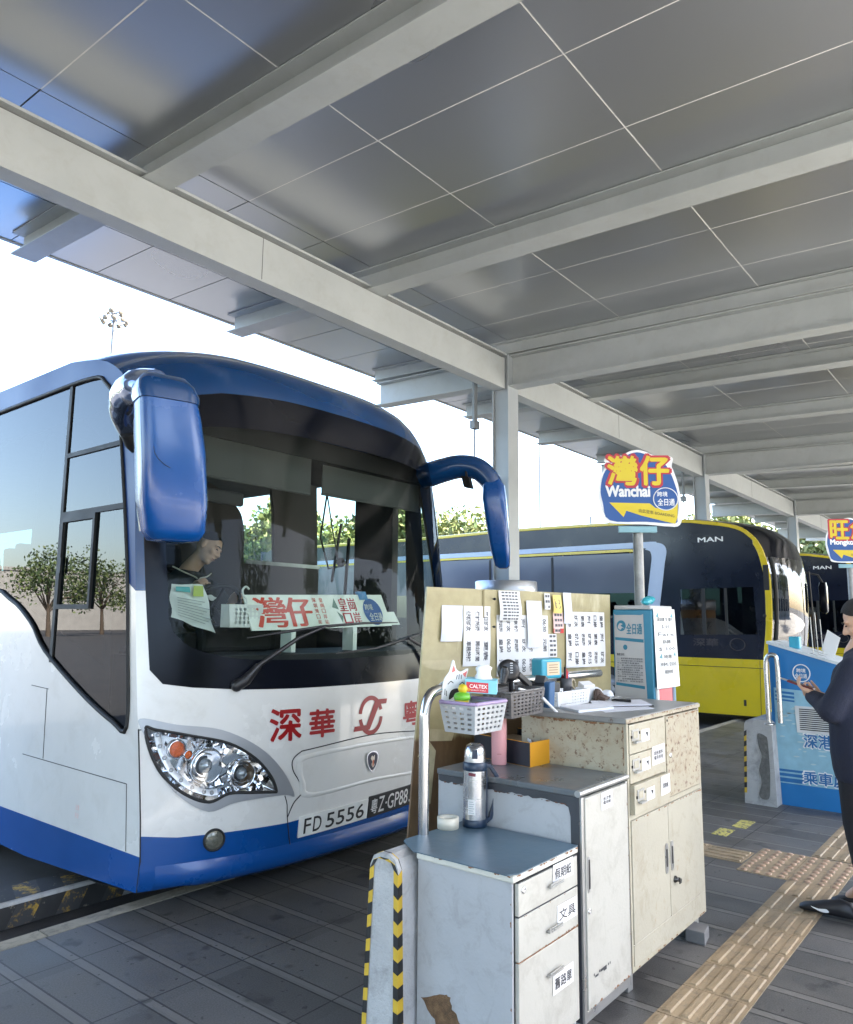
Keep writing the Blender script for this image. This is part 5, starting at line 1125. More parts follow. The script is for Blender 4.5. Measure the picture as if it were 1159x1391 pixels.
# pink bottle
PK=mat('pink_plastic',(.62,.30,.30),.45,0,.04,10,coat=.2)
pb=thing('pink_bottle','tall matt pink water bottle standing beside the orange box on the locker','bottle',(3.105,2.06,.925)); c=(3.125,2.06,.9255)
m=MB(); m.lathe(c,(0,0,1),[(.001,0),(.034,0),(.036,.004),(.0365,.19),(.0355,.205),(.036,.208),(.036,.212)],32); part(m,'bottle_body',PK,pb)
m=MB(); m.lathe(c,(0,0,1),[(.0352,.213),(.0362,.217),(.036,.262),(.033,.272),(.001,.274)],32); part(m,'bottle_cap',PK,pb)
m=MB(); text(m,'—',.02,.003,lambda a,b,d=0:V(c)+vd*.0368+vs_*(-a+.01)+V((0,0,.05+b)),0); part(m,'bottle_mark',mat('mark_rose',(.4,.15,.15),.5),pb)
# orange box
OG=mat('orange_card',(.62,.28,.012),.5,0,.03,6); BK=mat('black_card',(.012,.012,.02),.6)
ob=thing('open_box','open orange and black cardboard box holding papers, on the locker top','box',(3.3,2.05,.925))
A=V((3.153,1.905,.9265));u=V((.322,-.018,0));v=V((.075,.37,0)); h=V((0,0,.108)); un=u.normalized(); vn=v.normalized(); T=.004
m=MB(); m.obox(A+u/2+h/2,u/2,vn*T/2,h/2,0); part(m,'front_wall',OG,ob)
m=MB(); m.obox(A+v/2+h/2,vn*(v.length/2-T*.51),un*T/2,h/2,0); m.obox(A+u+v/2+h/2-un*T,vn*(v.length/2-T*.51),un*T/2,h/2,0); m.obox(A+v+u/2+h/2,u/2,vn*T/2,h/2,0); m.obox(A+u/2+v/2+V((0,0,.003)),u*.48,v*.48,V((0,0,.002))); part(m,'dark_walls',BK,ob)
m=MB(); e=.0022
for p,q_ in ((A,A+u),(A+h,A+u+h),(A,A+h),(A+u,A+u+h),(A+h,A+v+h),(A,A+v),(A+v+h,A+v+u+h),(A+u+h,A+u+v+h)): m.tube([p,q_],e,4)
part(m,'orange_edge',OG,ob)
m=MB(); m.obox(A+u*.5+v*.55+V((0,0,.07)),u*.38,v*.36,V((0,0,.012))); o=m.build('paper_bundle',mat('brown_paper',(.22,.16,.10),.8,0,.2,30)); tag(o,'bundle of brown paper lying inside the open orange box','paper')
m=MB(); cc=A+u*.60+v*.30+V((0,0,.088)); rr=[]
for i in range(7): rr.append([cc+V((.055*math.cos(a)*(1+.15*math.sin(2*a+i)),.035*math.sin(a),0))+V((0,.0,.008*i-.01)) for a in [PI*1.15*k_/10 for k_ in range(11)]])
m.loft(rr,False,closed=False); m.box(cc.x-.01,cc.x+.07,cc.y+.01,cc.y+.03,cc.z-.01,cc.z+.05); o=m.build('white_papers',PAPER); tag(o,'curled white paper standing up out of the open orange box','paper')
# cardboard sheet behind box
m=MB(); m.prism([(3.27,.93),(3.66,.93),(3.64,1.02),(3.50,1.26),(3.34,1.25)],lambda a,b,d:(a-.0,2.06+d+.10,b),0,.006) if 0 else m.obox((3.43,2.235,1.09),(.15,-.02,0),(0,.004,0),(.03,0,.165)); o=m.build('cardboard_sheet',mat('cardboard',(.15,.095,.05),.9,0,.15,8,.2,100)); tag(o,'brown cardboard sheet standing on the locker behind the orange box','cardboard')

# ================================================================ BOARD AND ITS PAPERS
bd=thing('notice_board','tan plywood notice board with peeled brown lower half, leaning behind the cabinets','board',(3.7,2.3,0))
P0=V((2.90,2.478,0));P1=V((4.40,2.10,0));P2=V((4.433,2.092,1.765));P3=V((3.041,2.44,1.767))
BDM,nt,bb=nodes_of('board_sheet'); g=nt.nodes.new('ShaderNodeNewGeometry'); sp=nt.nodes.new('ShaderNodeSeparateXYZ'); nt.links.new(g.outputs['Position'],sp.inputs[0])
n=tex_noise(nt,7,8,g.outputs['Position'],.6); n2=tex_noise(nt,3,6,coords(nt,(1,1,.3)),.7)
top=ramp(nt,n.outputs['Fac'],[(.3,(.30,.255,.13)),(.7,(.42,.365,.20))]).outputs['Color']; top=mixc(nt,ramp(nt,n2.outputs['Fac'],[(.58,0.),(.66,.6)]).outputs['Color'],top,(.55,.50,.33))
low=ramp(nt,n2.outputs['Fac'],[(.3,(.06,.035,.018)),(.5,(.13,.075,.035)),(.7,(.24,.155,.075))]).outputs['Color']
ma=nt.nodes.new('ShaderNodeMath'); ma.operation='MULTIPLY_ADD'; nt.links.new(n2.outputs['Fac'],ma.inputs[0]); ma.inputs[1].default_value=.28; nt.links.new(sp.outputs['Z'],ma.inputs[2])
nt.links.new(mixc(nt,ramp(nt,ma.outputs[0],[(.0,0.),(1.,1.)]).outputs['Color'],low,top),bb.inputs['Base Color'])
rr_=nt.nodes[-1] if 0 else None
for nd in nt.nodes:
    if nd.type=='VALTORGB' and nd.inputs['Fac'].links and nd.inputs['Fac'].links[0].from_node==ma: nd.color_ramp.elements[0].position=.0; nd.color_ramp.elements[1].position=.0001
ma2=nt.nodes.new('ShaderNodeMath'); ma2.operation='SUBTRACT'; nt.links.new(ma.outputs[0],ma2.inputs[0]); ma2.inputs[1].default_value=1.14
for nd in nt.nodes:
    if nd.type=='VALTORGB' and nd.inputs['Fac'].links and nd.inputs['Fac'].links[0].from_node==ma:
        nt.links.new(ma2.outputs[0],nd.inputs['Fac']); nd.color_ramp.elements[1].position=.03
bb.inputs['Roughness'].default_value=.32; bb.inputs['Coat Weight'].default_value=.4
bp=nt.nodes.new('ShaderNodeBump'); bp.inputs['Strength'].default_value=.5; bp.inputs['Distance'].default_value=.006; nt.links.new(n.outputs['Fac'],bp.inputs['Height']); nt.links.new(bp.outputs['Normal'],bb.inputs['Normal'])
nb=(P1-P0).cross(P3-P0).normalized()
m=MB(); d_=nb*-.012
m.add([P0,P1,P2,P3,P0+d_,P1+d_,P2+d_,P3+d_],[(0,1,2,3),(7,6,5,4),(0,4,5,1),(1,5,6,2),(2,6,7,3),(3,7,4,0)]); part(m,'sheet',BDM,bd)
bdir=(P1-P0).normalized(); 
def BF(x,z,d=0):
    """point on the board face at world x and height z"""
    t_=(x-P0.x)/(P1.x-P0.x); return V((x,P0.y+(P1.y-P0.y)*t_,z))+nb*(d+.004) if 0 else V((x,2.478+(x-2.90)*(-.252)-.003+ -.0*z,z))+nb*(d+.003)
part(MB().add([BF(3.035,1.03,.001),BF(3.10,.95,.001),BF(3.07,.70,.001),BF(3.03,.69,.001),BF(3.06,.92,.001),BF(2.99,.93,.001)],[(0,5,4),(0,4,1),(1,4,3),(1,3,2)]),'tape_strip',mat('old_tape',(.42,.36,.22),.4,0,.15,20),bd)
part(MB().add([BF(3.06,1.06,.001),BF(3.22,1.04,.001),BF(3.20,.99,.001),BF(3.05,1.0,.001)],[(0,3,2),(0,2,1)]),'tape_strip',mat('old_tape',(.42,.36,.22),.4,0,.15,20),bd)
part(MB().add([BF(3.405,1.0,.001),BF(3.415,1.0,.001),BF(3.415,1.762,.001),BF(3.405,1.762,.001)],[(0,1,2,3)]),'joint_line',mat('joint_brown',(.22,.18,.08),.6),bd)
rp=random.Random(11)
def sheet(name,lab,cat,x0,x1,z0,z1,col=PAPER,txt=None,tilt=0,curl=.006,off=.002,grp=None,rot=False,wt=.03,head=None,hcol=None):
    n_=7; f=lambda a,b,d=0:BF(x0+(x1-x0)*a+tilt*(b-.5)*(z1-z0),z0+(z1-z0)*b,off+d+curl*(.5-.5*math.cos(2.2*PI*a+.6))*(1.1-b)+curl*.4*math.sin(5*b))
    m=MB(); m.add([f(i/n_,j/n_) for j in range(n_+1) for i in range(n_+1)],[(j*(n_+1)+i,j*(n_+1)+i+1,(j+1)*(n_+1)+i+1,(j+1)*(n_+1)+i) for j in range(n_) for i in range(n_)],0,True)
    t_=thing(name,lab,cat,tuple(f(.5,0)),grp); part(m,'page',col,t_)
    if txt:
        cols,rows,words=txt; q=MB(); k_=0
        for i in range(cols):
            for j in range(rows):
                cw=1/cols; rh=1/rows; s_=words[k_%len(words)]; k_+=1
                if rot: # characters run downwards, turned a quarter
                    ww,hh=rh*.66,cw*.52; vs,fs=tmesh(s_,1,wt,2); vv=fit(vs,ww,hh); q.add([f(cw*i+cw*.24+b_,1-(rh*j+rh*.18+a_),.0012) for a_,b_ in vv],fs)
                else:
                    ww,hh=cw*.76,rh*.5; vs,fs=tmesh(s_,1,wt,2); vv=fit(vs,ww,hh); q.add([f(cw*i+cw*.12+a_,1-(rh*(j+1))+rh*.25+b_,.0012) for a_,b_ in vv],fs)
        part(q,'page_print',mat('print_dark',(.10,.10,.11),.6),t_)
    if head:
        q=MB(); q.add([f(a,b,.001) for a,b in head],[(0,1,2,3)]); part(q,'colour_block',hcol,t_)
    return t_
G='papers pinned to the notice board'
sheet('blank_sheet','blank bluish sheet at the left end of the notice board','paper',3.125,3.26,1.49,1.675,mat('paper_lilac',(.62,.64,.72),.6),None,.07,.012,.006,G)
sheet('timetable_sheet','narrow sheet with three columns of dark print, left of the black pins','paper',3.27,3.452,1.36,1.675,PAPER,(3,2,['假期班次','車務編號','備註紙張','開出時間','平日班次','更表']),.03,.008,.003,G,True)
sheet('timetable_sheet','large grid of small dark print hanging left of the yellow note','paper',3.50,3.885,1.30,1.63,PAPER,(7,3,['深圳灣','皇崗','灣仔','班次','06:30','元朗','車號']),.01,.006,.002,G,True)
sheet('receipt_paper','crinkled white receipt pinned at the top beside the black pins','paper',3.51,3.665,1.60,1.762,PAPER,(1,9,['— — — — —']),.03,.02,.012,G,wt=0)
sheet('blank_sheet','long blank pale strip hanging over the print grid','paper',3.715,3.83,1.45,1.712,mat('paper_lilac',(.62,.64,.72),.6),None,.0,.012,.012,G)
sheet('small_note','small white note with faint grey print at the top edge','paper',3.855,3.90,1.665,1.757,PAPER,(1,3,['— —','— —','—']),0,.004,.008,G,wt=0)
sheet('yellow_note','yellow sticky note over a pink slip with a red foot','paper',3.918,3.985,1.645,1.75,mat('paper_yellow',(.72,.55,.16),.6),(1,1,['已']),0,.01,.014,G,wt=0)
sheet('pink_slip','pink printed slip with a red lower edge below the yellow note','paper',3.925,4.005,1.53,1.65,mat('paper_pink',(.70,.50,.46),.6),(1,4,['— — —']),0,.006,.006,G,wt=0,head=[(0,0),(1,0),(1,.22),(0,.22)],hcol=mat('stamp_red',(.55,.03,.03),.5))
sheet('blank_sheet','narrow blank strip directly right of the yellow note','paper',4.005,4.07,1.585,1.766,mat('paper_lilac',(.62,.64,.72),.6),None,.01,.01,.012,G)
sheet('timetable_sheet','grid of small dark print at the right end of the notice board','paper',4.03,4.365,1.33,1.655,PAPER,(6,3,['深圳灣','皇崗','灣仔','班次','07:15','口岸','更表']),.015,.006,.003,G,True)
sheet('small_note','tall narrow white note with teal print under the pink slip','paper',3.885,3.95,1.395,1.525,PAPER,(1,5,['— —']),0,.004,.006,G,wt=0)
for x_,z_ in ((3.475,1.715),(3.47,1.565)):
    m=MB(); m.lathe(BF(x_,z_,0),nb,[(.001,0),(.003,.0),(.003,.008),(.007,.012),(.007,.02),(.001,.021)],10); part(m,'black_pin',RUB,bd)
# ================================================================ QUEUE RAILING
STL=mat('stainless_tube',(.55,.54,.52),.22,1,.05,5)
def rail(label,pts,r):
    t_=thing('steel_rail',label,'railing',(pts[0][0],pts[0][1],0)); part(MB().tube(crv(pts,7,False),r,14),'rail_tube',STL,t_)
    part(MB().lathe((pts[0][0],pts[0][1],pts[0][2]),(0,0,1),[(r*2.2,0),(r*2.2,.01),(r,.012)],16),'base_flange',STL,t_); return t_
ry=2.062
rail('steel tube rail curving over beside the pedestal and running behind the hanging baskets',[(2.56,ry,.0),(2.56,ry,.4),(2.56,ry,.8),(2.56,ry,1.15),(2.565,ry,1.22),(2.59,ry,1.275),(2.64,ry,1.297),(2.72,ry,1.30),(3.2,ry,1.30),(3.9,ry,1.30),(4.2,ry,1.298)],.0225)
# ================================================================ BASKETS
def basket(name,lab,o,ux,uy,h,taper,mat_,hole,rimm=None,rimh=.012,rows=5,cols=7,sx=.55,sz=.45):
    """o: lower front-left corner, ux: along the front, uy: depth"""
    t_=thing(name,lab,'basket',tuple(o)); o=V(o);ux=V(ux);uy=V(uy); up=V((0,0,h)); c=o+ux/2+uy/2
    def corner(a,b,z): 
        k_=1+(taper*(z)); return c+(ux*(a-.5)+uy*(b-.5))*k_+up*z
    m=MB()
    for (a0,b0,a1,b1) in ((0,0,1,0),(1,0,1,1),(1,1,0,1),(0,1,0,0)):
        L_=((ux if b0==b1 else uy).length); nc=max(3,int(cols*L_/ux.length)); hs=[]
        for i in range(nc):
            for j in range(rows):
                cx=(i+.5)/nc*.9+.05; cz=(j+.5)/rows*.84+.07; hs.append([(cx-.9/nc*sx/2,cz-.84/rows*sz/2),(cx+.9/nc*sx/2,cz-.84/rows*sz/2),(cx+.9/nc*sx/2,cz+.84/rows*sz/2),(cx-.9/nc*sx/2,cz+.84/rows*sz/2)])
        for inn in (0,.004):
            def f(s_,z,inn=inn): 
                p=corner(a0+(a1-a0)*s_,b0+(b1-b0)*s_,z); q_=V((c.x,c.y,p.z))-p; return p+q_.normalized()*inn
            m.patch([(0,0),(1,0),(1,1),(0,1)],f,holes=hs if hole else [],sm=False)
    m.add([corner(0,0,.01),corner(1,0,.01),corner(1,1,.01),corner(0,1,.01)],[(0,1,2,3)]); part(m,'basket_body',mat_,t_)
    m=MB(); R_=[corner(a,b,1) for a,b in ((0,0),(1,0),(1,1),(0,1))]; out=[]
    for i in range(4): out+= [R_[i]+(R_[(i+1)%4]-R_[i])*k_ for k_ in (.04,.5,.96)]
    m.tube(out,rimh/2,8,closed=True)
    part(m,'rim',rimm or mat_,t_); return t_
CLP=mat('clear_plastic_grey',(.40,.41,.41),.3,0,.06,10); LIL=mat('lilac_rim',(.36,.27,.44),.4); 
basket('hanging_basket','translucent perforated basket with a lilac rim hung on the steel rail','',0,0,0,0,0,0) if 0 else basket('hanging_basket','translucent perforated basket with a lilac rim hung on the steel rail',(2.655,1.87,1.128),(.20,.0,.0),(.0,.155,0),.125,.22,CLP,True,LIL,.016,5,6)
for x_ in (2.69,2.85):
    o=MB().tube(crv([(x_,2.03,1.25),(x_,2.035,1.30),(x_,2.06,1.330),(x_,2.09,1.31),(x_,2.092,1.29)],4,False),.004,6).build('wire_hook',METAL); b_=bpy.data.objects['hanging_basket.001']; o.parent=b_; o.matrix_parent_inverse=WM[b_.name].inverted()
DPL=mat('smoke_plastic',(.13,.12,.115),.25,0,.1,10)
b3_=basket('hanging_basket','smoky brown perforated basket with pens, hung right of the lilac basket',(2.985,1.90,1.16),(.275,0,.005),(0,.14,0),.115,.10,DPL,True,DPL,.012,6,8)
for x_ in (3.03,3.22): part(MB().tube(crv([(x_,2.035,1.27),(x_,2.04,1.30),(x_,2.06,1.330),(x_,2.09,1.31)],4,False),.004,6),'wire_hook',METAL,b3_)
basket('plastic_basket','low white plastic basket with slots standing on the rusty cabinet','',0,0,0,0,0,0) if 0 else basket('plastic_basket','low white plastic basket with rows of slots standing on the rusty cabinet',(3.47,1.93,1.168),(.33,.0,0),(0,.10,0),.072,.06,BWH,True,BWH,.008,4,10,.6,.4)
# --- contents of lilac basket
m=MB(); ct=(2.745,1.975)
catp=crv([(-.052,.0),(-.068,.05),(-.060,.10),(-.035,.128),(-.020,.165),(-.005,.135),(.020,.125),(.055,.135),(.048,.100),(.066,.055),(.052,.0)],4)
fcat=lambda a,b,d=0:(2.718+a+.25*b*.3,2.015+d-a*.35,1.215+b*1.28)
cat_=thing('cat_cutout','white cat-face cutout with pink ears and black stripes standing in the lilac basket','figure',(2.735,1.985,1.2))
part(MB().prism(catp,fcat,0,.006),'cat_face',BWH,cat_)
m=MB(); 
for tri in ([(-.030,.122),(-.020,.150),(-.010,.128)],[(.026,.118),(.050,.128),(.040,.105)]): m.add([fcat(a,b,-.0015) for a,b in tri],[(2,1,0)])
part(m,'pink_ear',mat('ear_pink',(.65,.16,.14),.5),cat_)
m=MB()
for (a,b,c_,d2) in ((-.045,.085,-.030,.095),(-.030,.095,-.018,.088),(.012,.080,.026,.090),(.026,.090,.040,.082),(0,.115,-.004,.100),(.010,.117,.008,.100),(.020,.115,.020,.100),(-.058,.05,-.058,.07),(-.050,.046,-.050,.064)):
    m.tube([fcat(a,b,-.001),fcat(c_,d2,-.001)],.0018,4)
m.patch(crv([(-.038,.035),(-.03,.062),(0,.070),(.028,.06),(.030,.045),(0,.050),(-.02,.04)],4),lambda a,b:fcat(a,b,-.0016),flip=True,sm=False); part(m,'face_marks',RUB,cat_)
dk=thing('toy_duck','small yellow toy in a green ring at the front of the lilac basket','toy',(2.735,1.90,1.23))
part(MB().sphere((2.668,1.945,1.262),.030,sc=(1,1,.75)),'yellow_belly',mat('toy_yellow',(.62,.48,.02),.35),dk); part(MB().lathe((2.668,1.945,1.275),(0,0,1),[(.010,-.012),(.034,-.010),(.036,.004),(.030,.016),(.012,.022)],20),'green_ring',mat('toy_green',(.13,.42,.03),.35),dk); part(MB().sphere((2.673,1.945,1.310),.021),'yellow_head',mat('toy_yellow',(.62,.48,.02),.35),dk); part(MB().lathe((2.688,1.930,1.307),(.6,-.8,0),[(.008,0),(.001,.016)],8),'beak',mat('toy_orange',(.6,.2,.02),.4),dk)
# tissue box
tb=thing('tissue_box','light blue tissue box with a red CALTEX panel resting on the lilac basket','tissue box',(2.86,1.93,1.26))
TO=V((2.690,1.945,1.293)); tu=V((.125,-.078,-.012)); tv=V((.85,.52,0)).normalized()*.135; tw=V((0,0,.058))
m=MB(); m.obox(TO+tu/2+tv/2+tw/2,tu/2,tv/2,tw/2); part(m,'carton',mat('carton_cyan',(.16,.45,.55),.5,0,.04,12),tb,.002)
ff=lambda a,b,d=0:TO+tu.normalized()*a+tw.normalized()*b+tu.cross(tw).normalized()*(.0012+d)
m=MB(); m.add([ff(.005,.004),ff(.108,.004),ff(.108,.046),ff(.005,.046)],[(0,1,2,3)]); rp_=part(m,'red_panel',mat('caltex_red',(.42,.015,.03),.45),tb)
q=MB(); text(q,'CALTEX',.082,.015,lambda a,b:ff(.020+a,.022+b,.0006),.03); text(q,'QUALITY FUELS',.07,.006,lambda a,b:ff(.025+a,.010+b,.0006),.0); part(q,'panel_lettering',BWH,rp_)
m=MB(); e_=V(tu).normalized(); fr=lambda a,b,d=0:TO+tu+tv.normalized()*a+tw.normalized()*b+e_*(.0012+d)
q=MB(); q.patch([(.05+.018*math.cos(2*PI*i/18),.028+.019*math.sin(2*PI*i/18)) for i in range(18)],lambda a,b:fr(a,b),sm=False); part(q,'star_mark',BWH,tb)
q=MB(); c_=TO+tu*.55+tv*.5+tw
rq=random.Random(4); rg=[]
for i in range(6):
    z=.012*i; r_=(.040,.034,.030,.034,.036,.020)[i]; rg.append([c_+V((r_*math.cos(a)*(1+.35*rq.random()),r_*.8*math.sin(a)*(1+.35*rq.random()),z)) for a in [2*PI*k_/14 for k_ in range(14)]])
q.loft(rg,True); part(q,'tissue',mat('tissue_white',(.74,.76,.77),.8),tb)
# black hand fan / brush
bf=thing('hand_fan','round black plastic hand fan standing up behind the tissue box','fan',(3.08,1.98,1.27))
m=MB(); n_=V((-.75,-.66,.1)).normalized(); m.lathe((3.095,1.985,1.365),n_,[(.001,.012),(.030,.014),(.052,.008),(.054,-.006),(.048,-.012),(.001,-.012)],28); m.tube([(3.12,1.99,1.33),(3.14,2.0,1.25)],.012,8); part(m,'fan_body',mat('fan_black',(.014,.014,.016),.3),bf)
m=MB(); u_=n_.cross(V((0,0,1))).normalized(); w_=u_.cross(n_)
for i in range(5): p=V((3.095,1.985,1.365))+n_*.0145-u_*.012+w_*(.034-.011*i); m.obox(p,u_*.0065,w_*.0022,n_*.0008)
part(m,'slot',mat('slot_grey',(.45,.45,.45),.5),bf)
m=MB(); m.tube([(3.02,1.97,1.31),(3.035,1.97,1.365),(3.03,1.965,1.385)],[.016,.022,.014],10); part(m,'handle',mat('fan_black',(.014,.014,.016),.3),bf)
# pens, blue case, black tools
def pen(name,lab,a,b,r,col,cap=None):
    t_=thing(name,lab,'pen',tuple(a)); d=(V(b)-V(a)); part(MB().tube([a,V(a)+d*.93,V(a)+d*.985,b],[r,r,r*.6,r*.2],10),'barrel',col,t_)
    if cap: part(MB().tube([V(a)-d*.01,V(a)+d*.35],r*1.12,10),'cap',cap,t_)
pen('white_pen','white pen stuck diagonally across the front of the smoky basket',(3.245,1.89,1.235),(3.335,1.855,1.155),.0065,BWH,BWH)
pen('white_pen','slim white pen lying along the rim of the smoky basket',(3.05,1.90,1.29),(3.20,1.90,1.26),.005,BWH)
bc=thing('blue_case','dark blue plastic case standing upright at the right end of the smoky basket','case',(3.33,1.90,1.17)); part(MB().obox((3.335,1.905,1.245),(.022,-.004,.003),(.004,.020,0),(.006,0,.062)),'case_body',mat('case_blue',(.03,.10,.22),.4),bc,.008,3)
o=MB().obox((3.24,1.99,1.315),(.055,0,-.03),(0,.012,0),(.006,0,.012)); o=o.build('black_stapler',mat('tool_black',(.02,.02,.022),.4),None,.004); tag(o,'black stapler sticking out of the smoky brown basket','stapler')
o=MB().obox((3.47,2.0,1.262),(.085,0,0),(0,.035,0),(0,0,.024)); o.obox((3.42,1.99,1.29),(.03,0,-.02),(0,.03,0),(.01,0,.02)); o=o.build('black_tray',mat('tray_black',(.03,.032,.035),.45),None,.005); tag(o,'dark grey desk tray on the white slotted basket','tray')
ra=thing('teal_clock','teal blue plastic desk clock with an orange-lined face','clock',(3.60,2.06,1.29)); ro=V((3.60,2.07,1.352)); ru=V((.085,-.012,0)); rv=V((.02,.045,0)); part(MB().obox(ro,ru,rv,(0,0,.052)),'clock_case',mat('teal_plastic',(.02,.30,.42),.35),ra,.012,3)
ff2=lambda a,b,d=0:ro-rv+ru.normalized()*a+V((0,0,b))-rv.normalized()*(.002+d); nF=0
m=MB(); m.patch([(-.045,-.034),(.062,-.034),(.062,.034),(-.045,.034)],lambda a,b:ff2(a,b,.0),sm=False); fc=part(m,'clock_face',mat('face_cream',(.55,.45,.30),.5),ra)
m=MB(); 
for i in range(4): m.patch([(-.03,-.022+.013*i),(.045,-.022+.013*i),(.045,-.018+.013*i),(-.03,-.018+.013*i)],lambda a,b:ff2(a,b,.0015),sm=False)
part(m,'face_lines',mat('line_brown',(.25,.16,.09),.5),fc)
part(MB().obox((3.60,2.07,1.27),(.05,0,0),(0,.03,0),(0,0,.03)),'clock_stand',mat('tray_black',(.03,.032,.035),.45),ra)
pc=thing('pen_cup','dark grey pen cup with red, blue and black pens beside the teal clock','pen cup',(3.73,2.03,1.24)); part(MB().lathe((3.735,2.03,1.215),(0,0,1),[(.001,0),(.030,0),(.033,.08),(.030,.08),(.028,.01)],18),'cup',mat('cup_grey',(.07,.07,.075),.5),pc)
for i,(dx,cl) in enumerate(((-.02,RUB),(-.004,mat('pen_red',(.5,.03,.04),.4)),(.010,mat('pen_red',(.5,.03,.04),.4)),(.022,mat('pen_blue',(.02,.2,.5),.4)))): part(MB().tube([(3.735+dx*.6,2.03,1.23),(3.735+dx*1.3,2.02+.004*i,1.355-.012*i)],.0065,8),'pen',cl,pc)
o=MB().tube([(3.80+.022*math.cos(2*PI*i/20),2.02+.005*math.sin(2*PI*i/20),1.262+.024*math.sin(2*PI*i/20)) for i in range(20)],.006,6,closed=True).build('tape_ring',mat('ring_tan',(.45,.38,.26),.5)); tag(o,'small tan tape ring standing beside the pen cup','tape')
m=MB(); m.obox((3.86,1.98,1.22),(.045,-.01,0),(.004,.02,.01),(0,-.01,.045)); o=m.build('note_pad',PAPER,None,.002); tag(o,'small white note pad leaning beside the pen cup','note pad')
for k_,(cx,cy,cz,r_) in enumerate(((3.95,1.97,1.205,.040),(4.02,1.93,1.195,.030))):
    m=MB(); rq=random.Random(k_+3); rg=[]
    for i in range(8):
        a0=-PI/2+PI*i/7; rg.append([(cx+r_*1.25*math.cos(a0)*math.cos(a)*(1+.35*rq.random()),cy+r_*math.cos(a0)*math.sin(a)*(1+.35*rq.random()),cz+r_*.9*math.sin(a0)) for a in [2*PI*j/10 for j in range(10)]])
    m.loft(rg,True,sm=False); o=m.build('crumpled_bag',mat('bag_white',(.66,.68,.70),.5,0,.1,30)); tag(o,('larger','smaller')[k_]+' crumpled white plastic bag on the rusty cabinet'+(' beside the note pad',' near the binder clips')[k_],'bag')
m=MB(); rg=[]
m.tube(crv([(3.88,1.93,1.175),(3.90,1.93,1.22),(3.94,1.92,1.19),(3.98,1.90,1.176)],4,False),[.012,.013,.014,.016,.017,.018,.018,.018,.017,.016,.014,.012,.01],8); m.obox((3.92,1.90,1.185),(.05,.01,0),(0,.02,.006),(0,-.004,.010)); o=m.build('brown_pouch',mat('pouch_brown',(.09,.06,.045),.8,0,.2,30),None,.003); tag(o,'small brown pouch lying in front of the crumpled white bags','pouch')
# papers on cabinet top
m=MB(); m.prism([(3.36,1.76),(3.62,1.70),(3.72,1.85),(3.46,1.92)],lambda a,b,d:(a,b,d),1.1665,1.178); o=m.build('envelope_stack',mat('envelope_white',(.66,.68,.72),.6),None,.002); tag(o,'stack of white envelopes at the left front of the rusty cabinet top','envelopes')
cl=thing('clipboard','black clipboard with a pale sheet and a pen on the rusty cabinet top','clipboard',(3.86,1.74,1.167))
part(MB().prism([(3.60,1.80),(3.88,1.60),(4.10,1.76),(3.82,1.94)],lambda a,b,d:(a,b,d),1.1668,1.172),'backing',RUB,cl); part(MB().prism([(3.61,1.80),(3.88,1.61),(4.085,1.76),(3.82,1.93)],lambda a,b,d:(a,b,d),1.1722,1.176),'sheet',mat('sheet_pale',(.62,.63,.68),.6),cl)
part(MB().prism([(3.46,1.67),(3.78,1.56),(3.90,1.66),(3.58,1.78)],lambda a,b,d:(a,b,d),1.1666,1.1668+.0015) ,'under_sheet',mat('sheet_pale',(.62,.63,.68),.6),cl)
m=MB(); m.tube([(3.87,1.83,1.185),(3.89,1.73,1.184)],[.006,.0075],8); part(m,'clip_pen',RUB,cl); m=MB(); m.tube(crv([(3.845,1.85,1.18),(3.87,1.80,1.20),(3.90,1.80,1.20),(3.91,1.75,1.18)],4,False),.003,5); part(m,'glasses_wire',METAL,cl)

# ================================================================ BARRIERS
BYK=mat('tape_yellow',(.55,.36,.03),.5,0,.1,20); BKK=mat('tape_black',(.015,.015,.015),.5)
def barrier(lab,x0,y0,y1,h,ln,taper=.03,full=True):
    t_=thing('concrete_barrier',lab,'barrier',(x0,(y0+y1)/2,0)); yc=(y0+y1)/2; w_=(y1-y0)/2; r=.05
    def prof(k=1.0):
        b=[(-w_-taper,0),(-w_,h-r),(-w_+r*.35,h-r*.3),(-w_+r,h),(w_-r,h),(w_-r*.35,h-r*.3),(w_,h-r),(w_+taper,0)]
        return b
    P=prof(); m=MB(); m.prism(P,lambda a,b,d:(x0+d+ (h-b)*-.02,yc-a,b),0,ln); part(m,'block',CONCG,t_,.006)
    # striped tape round the face edge
    path=[]; Q=P if full else [P[0],P[1]]
    for a,b in zip(Q[:-1],Q[1:]):
        L_=math.hypot(b[0]-a[0],b[1]-a[1]); n_=max(1,int(round(L_/.045)))
        path+=[((a[0]+(b[0]-a[0])*i/n_,a[1]+(b[1]-a[1])*i/n_)) for i in range(n_)]
    path.append(Q[-1]); m=MB(); cx,cz=0,h*.45
    for i in range(len(path)-1):
        if not full and (path[i][1]>h*.85 or path[i][1]<.06): continue
        a,b=path[i],path[i+1]; f=lambda p,k_:(x0-.0025+(h-p[1])*-.02,yc-p[0]*k_,p[1]*(1 if k_==1 else .975)+ (0.0))
        g_=lambda p:(x0-.0025+(h-p[1])*-.02,yc-(p[0]-math.copysign(min(.022,abs(p[0])),p[0]) if abs(p[0])>.02 else p[0]),min(p[1],h-.022) if p[1]>h-.04 else p[1])
        back=lambda p:(x0+.02,yc-p[0]*1.008,p[1]+ (.002 if p[1]>h-.03 else 0))
        m.add([f(a,1.008),f(b,1.008),g_(b),g_(a)],[(0,1,2,3)],i%2); m.add([f(a,1.008),f(b,1.008),back(b),back(a)],[(0,3,2,1)],i%2)
    part(m,'hazard_tape',[BYK,BKK],t_); return t_
barrier('pale concrete barrier edged with yellow and black tape, left of the pedestal',2.29,1.962,2.105,.712,.9,.02)
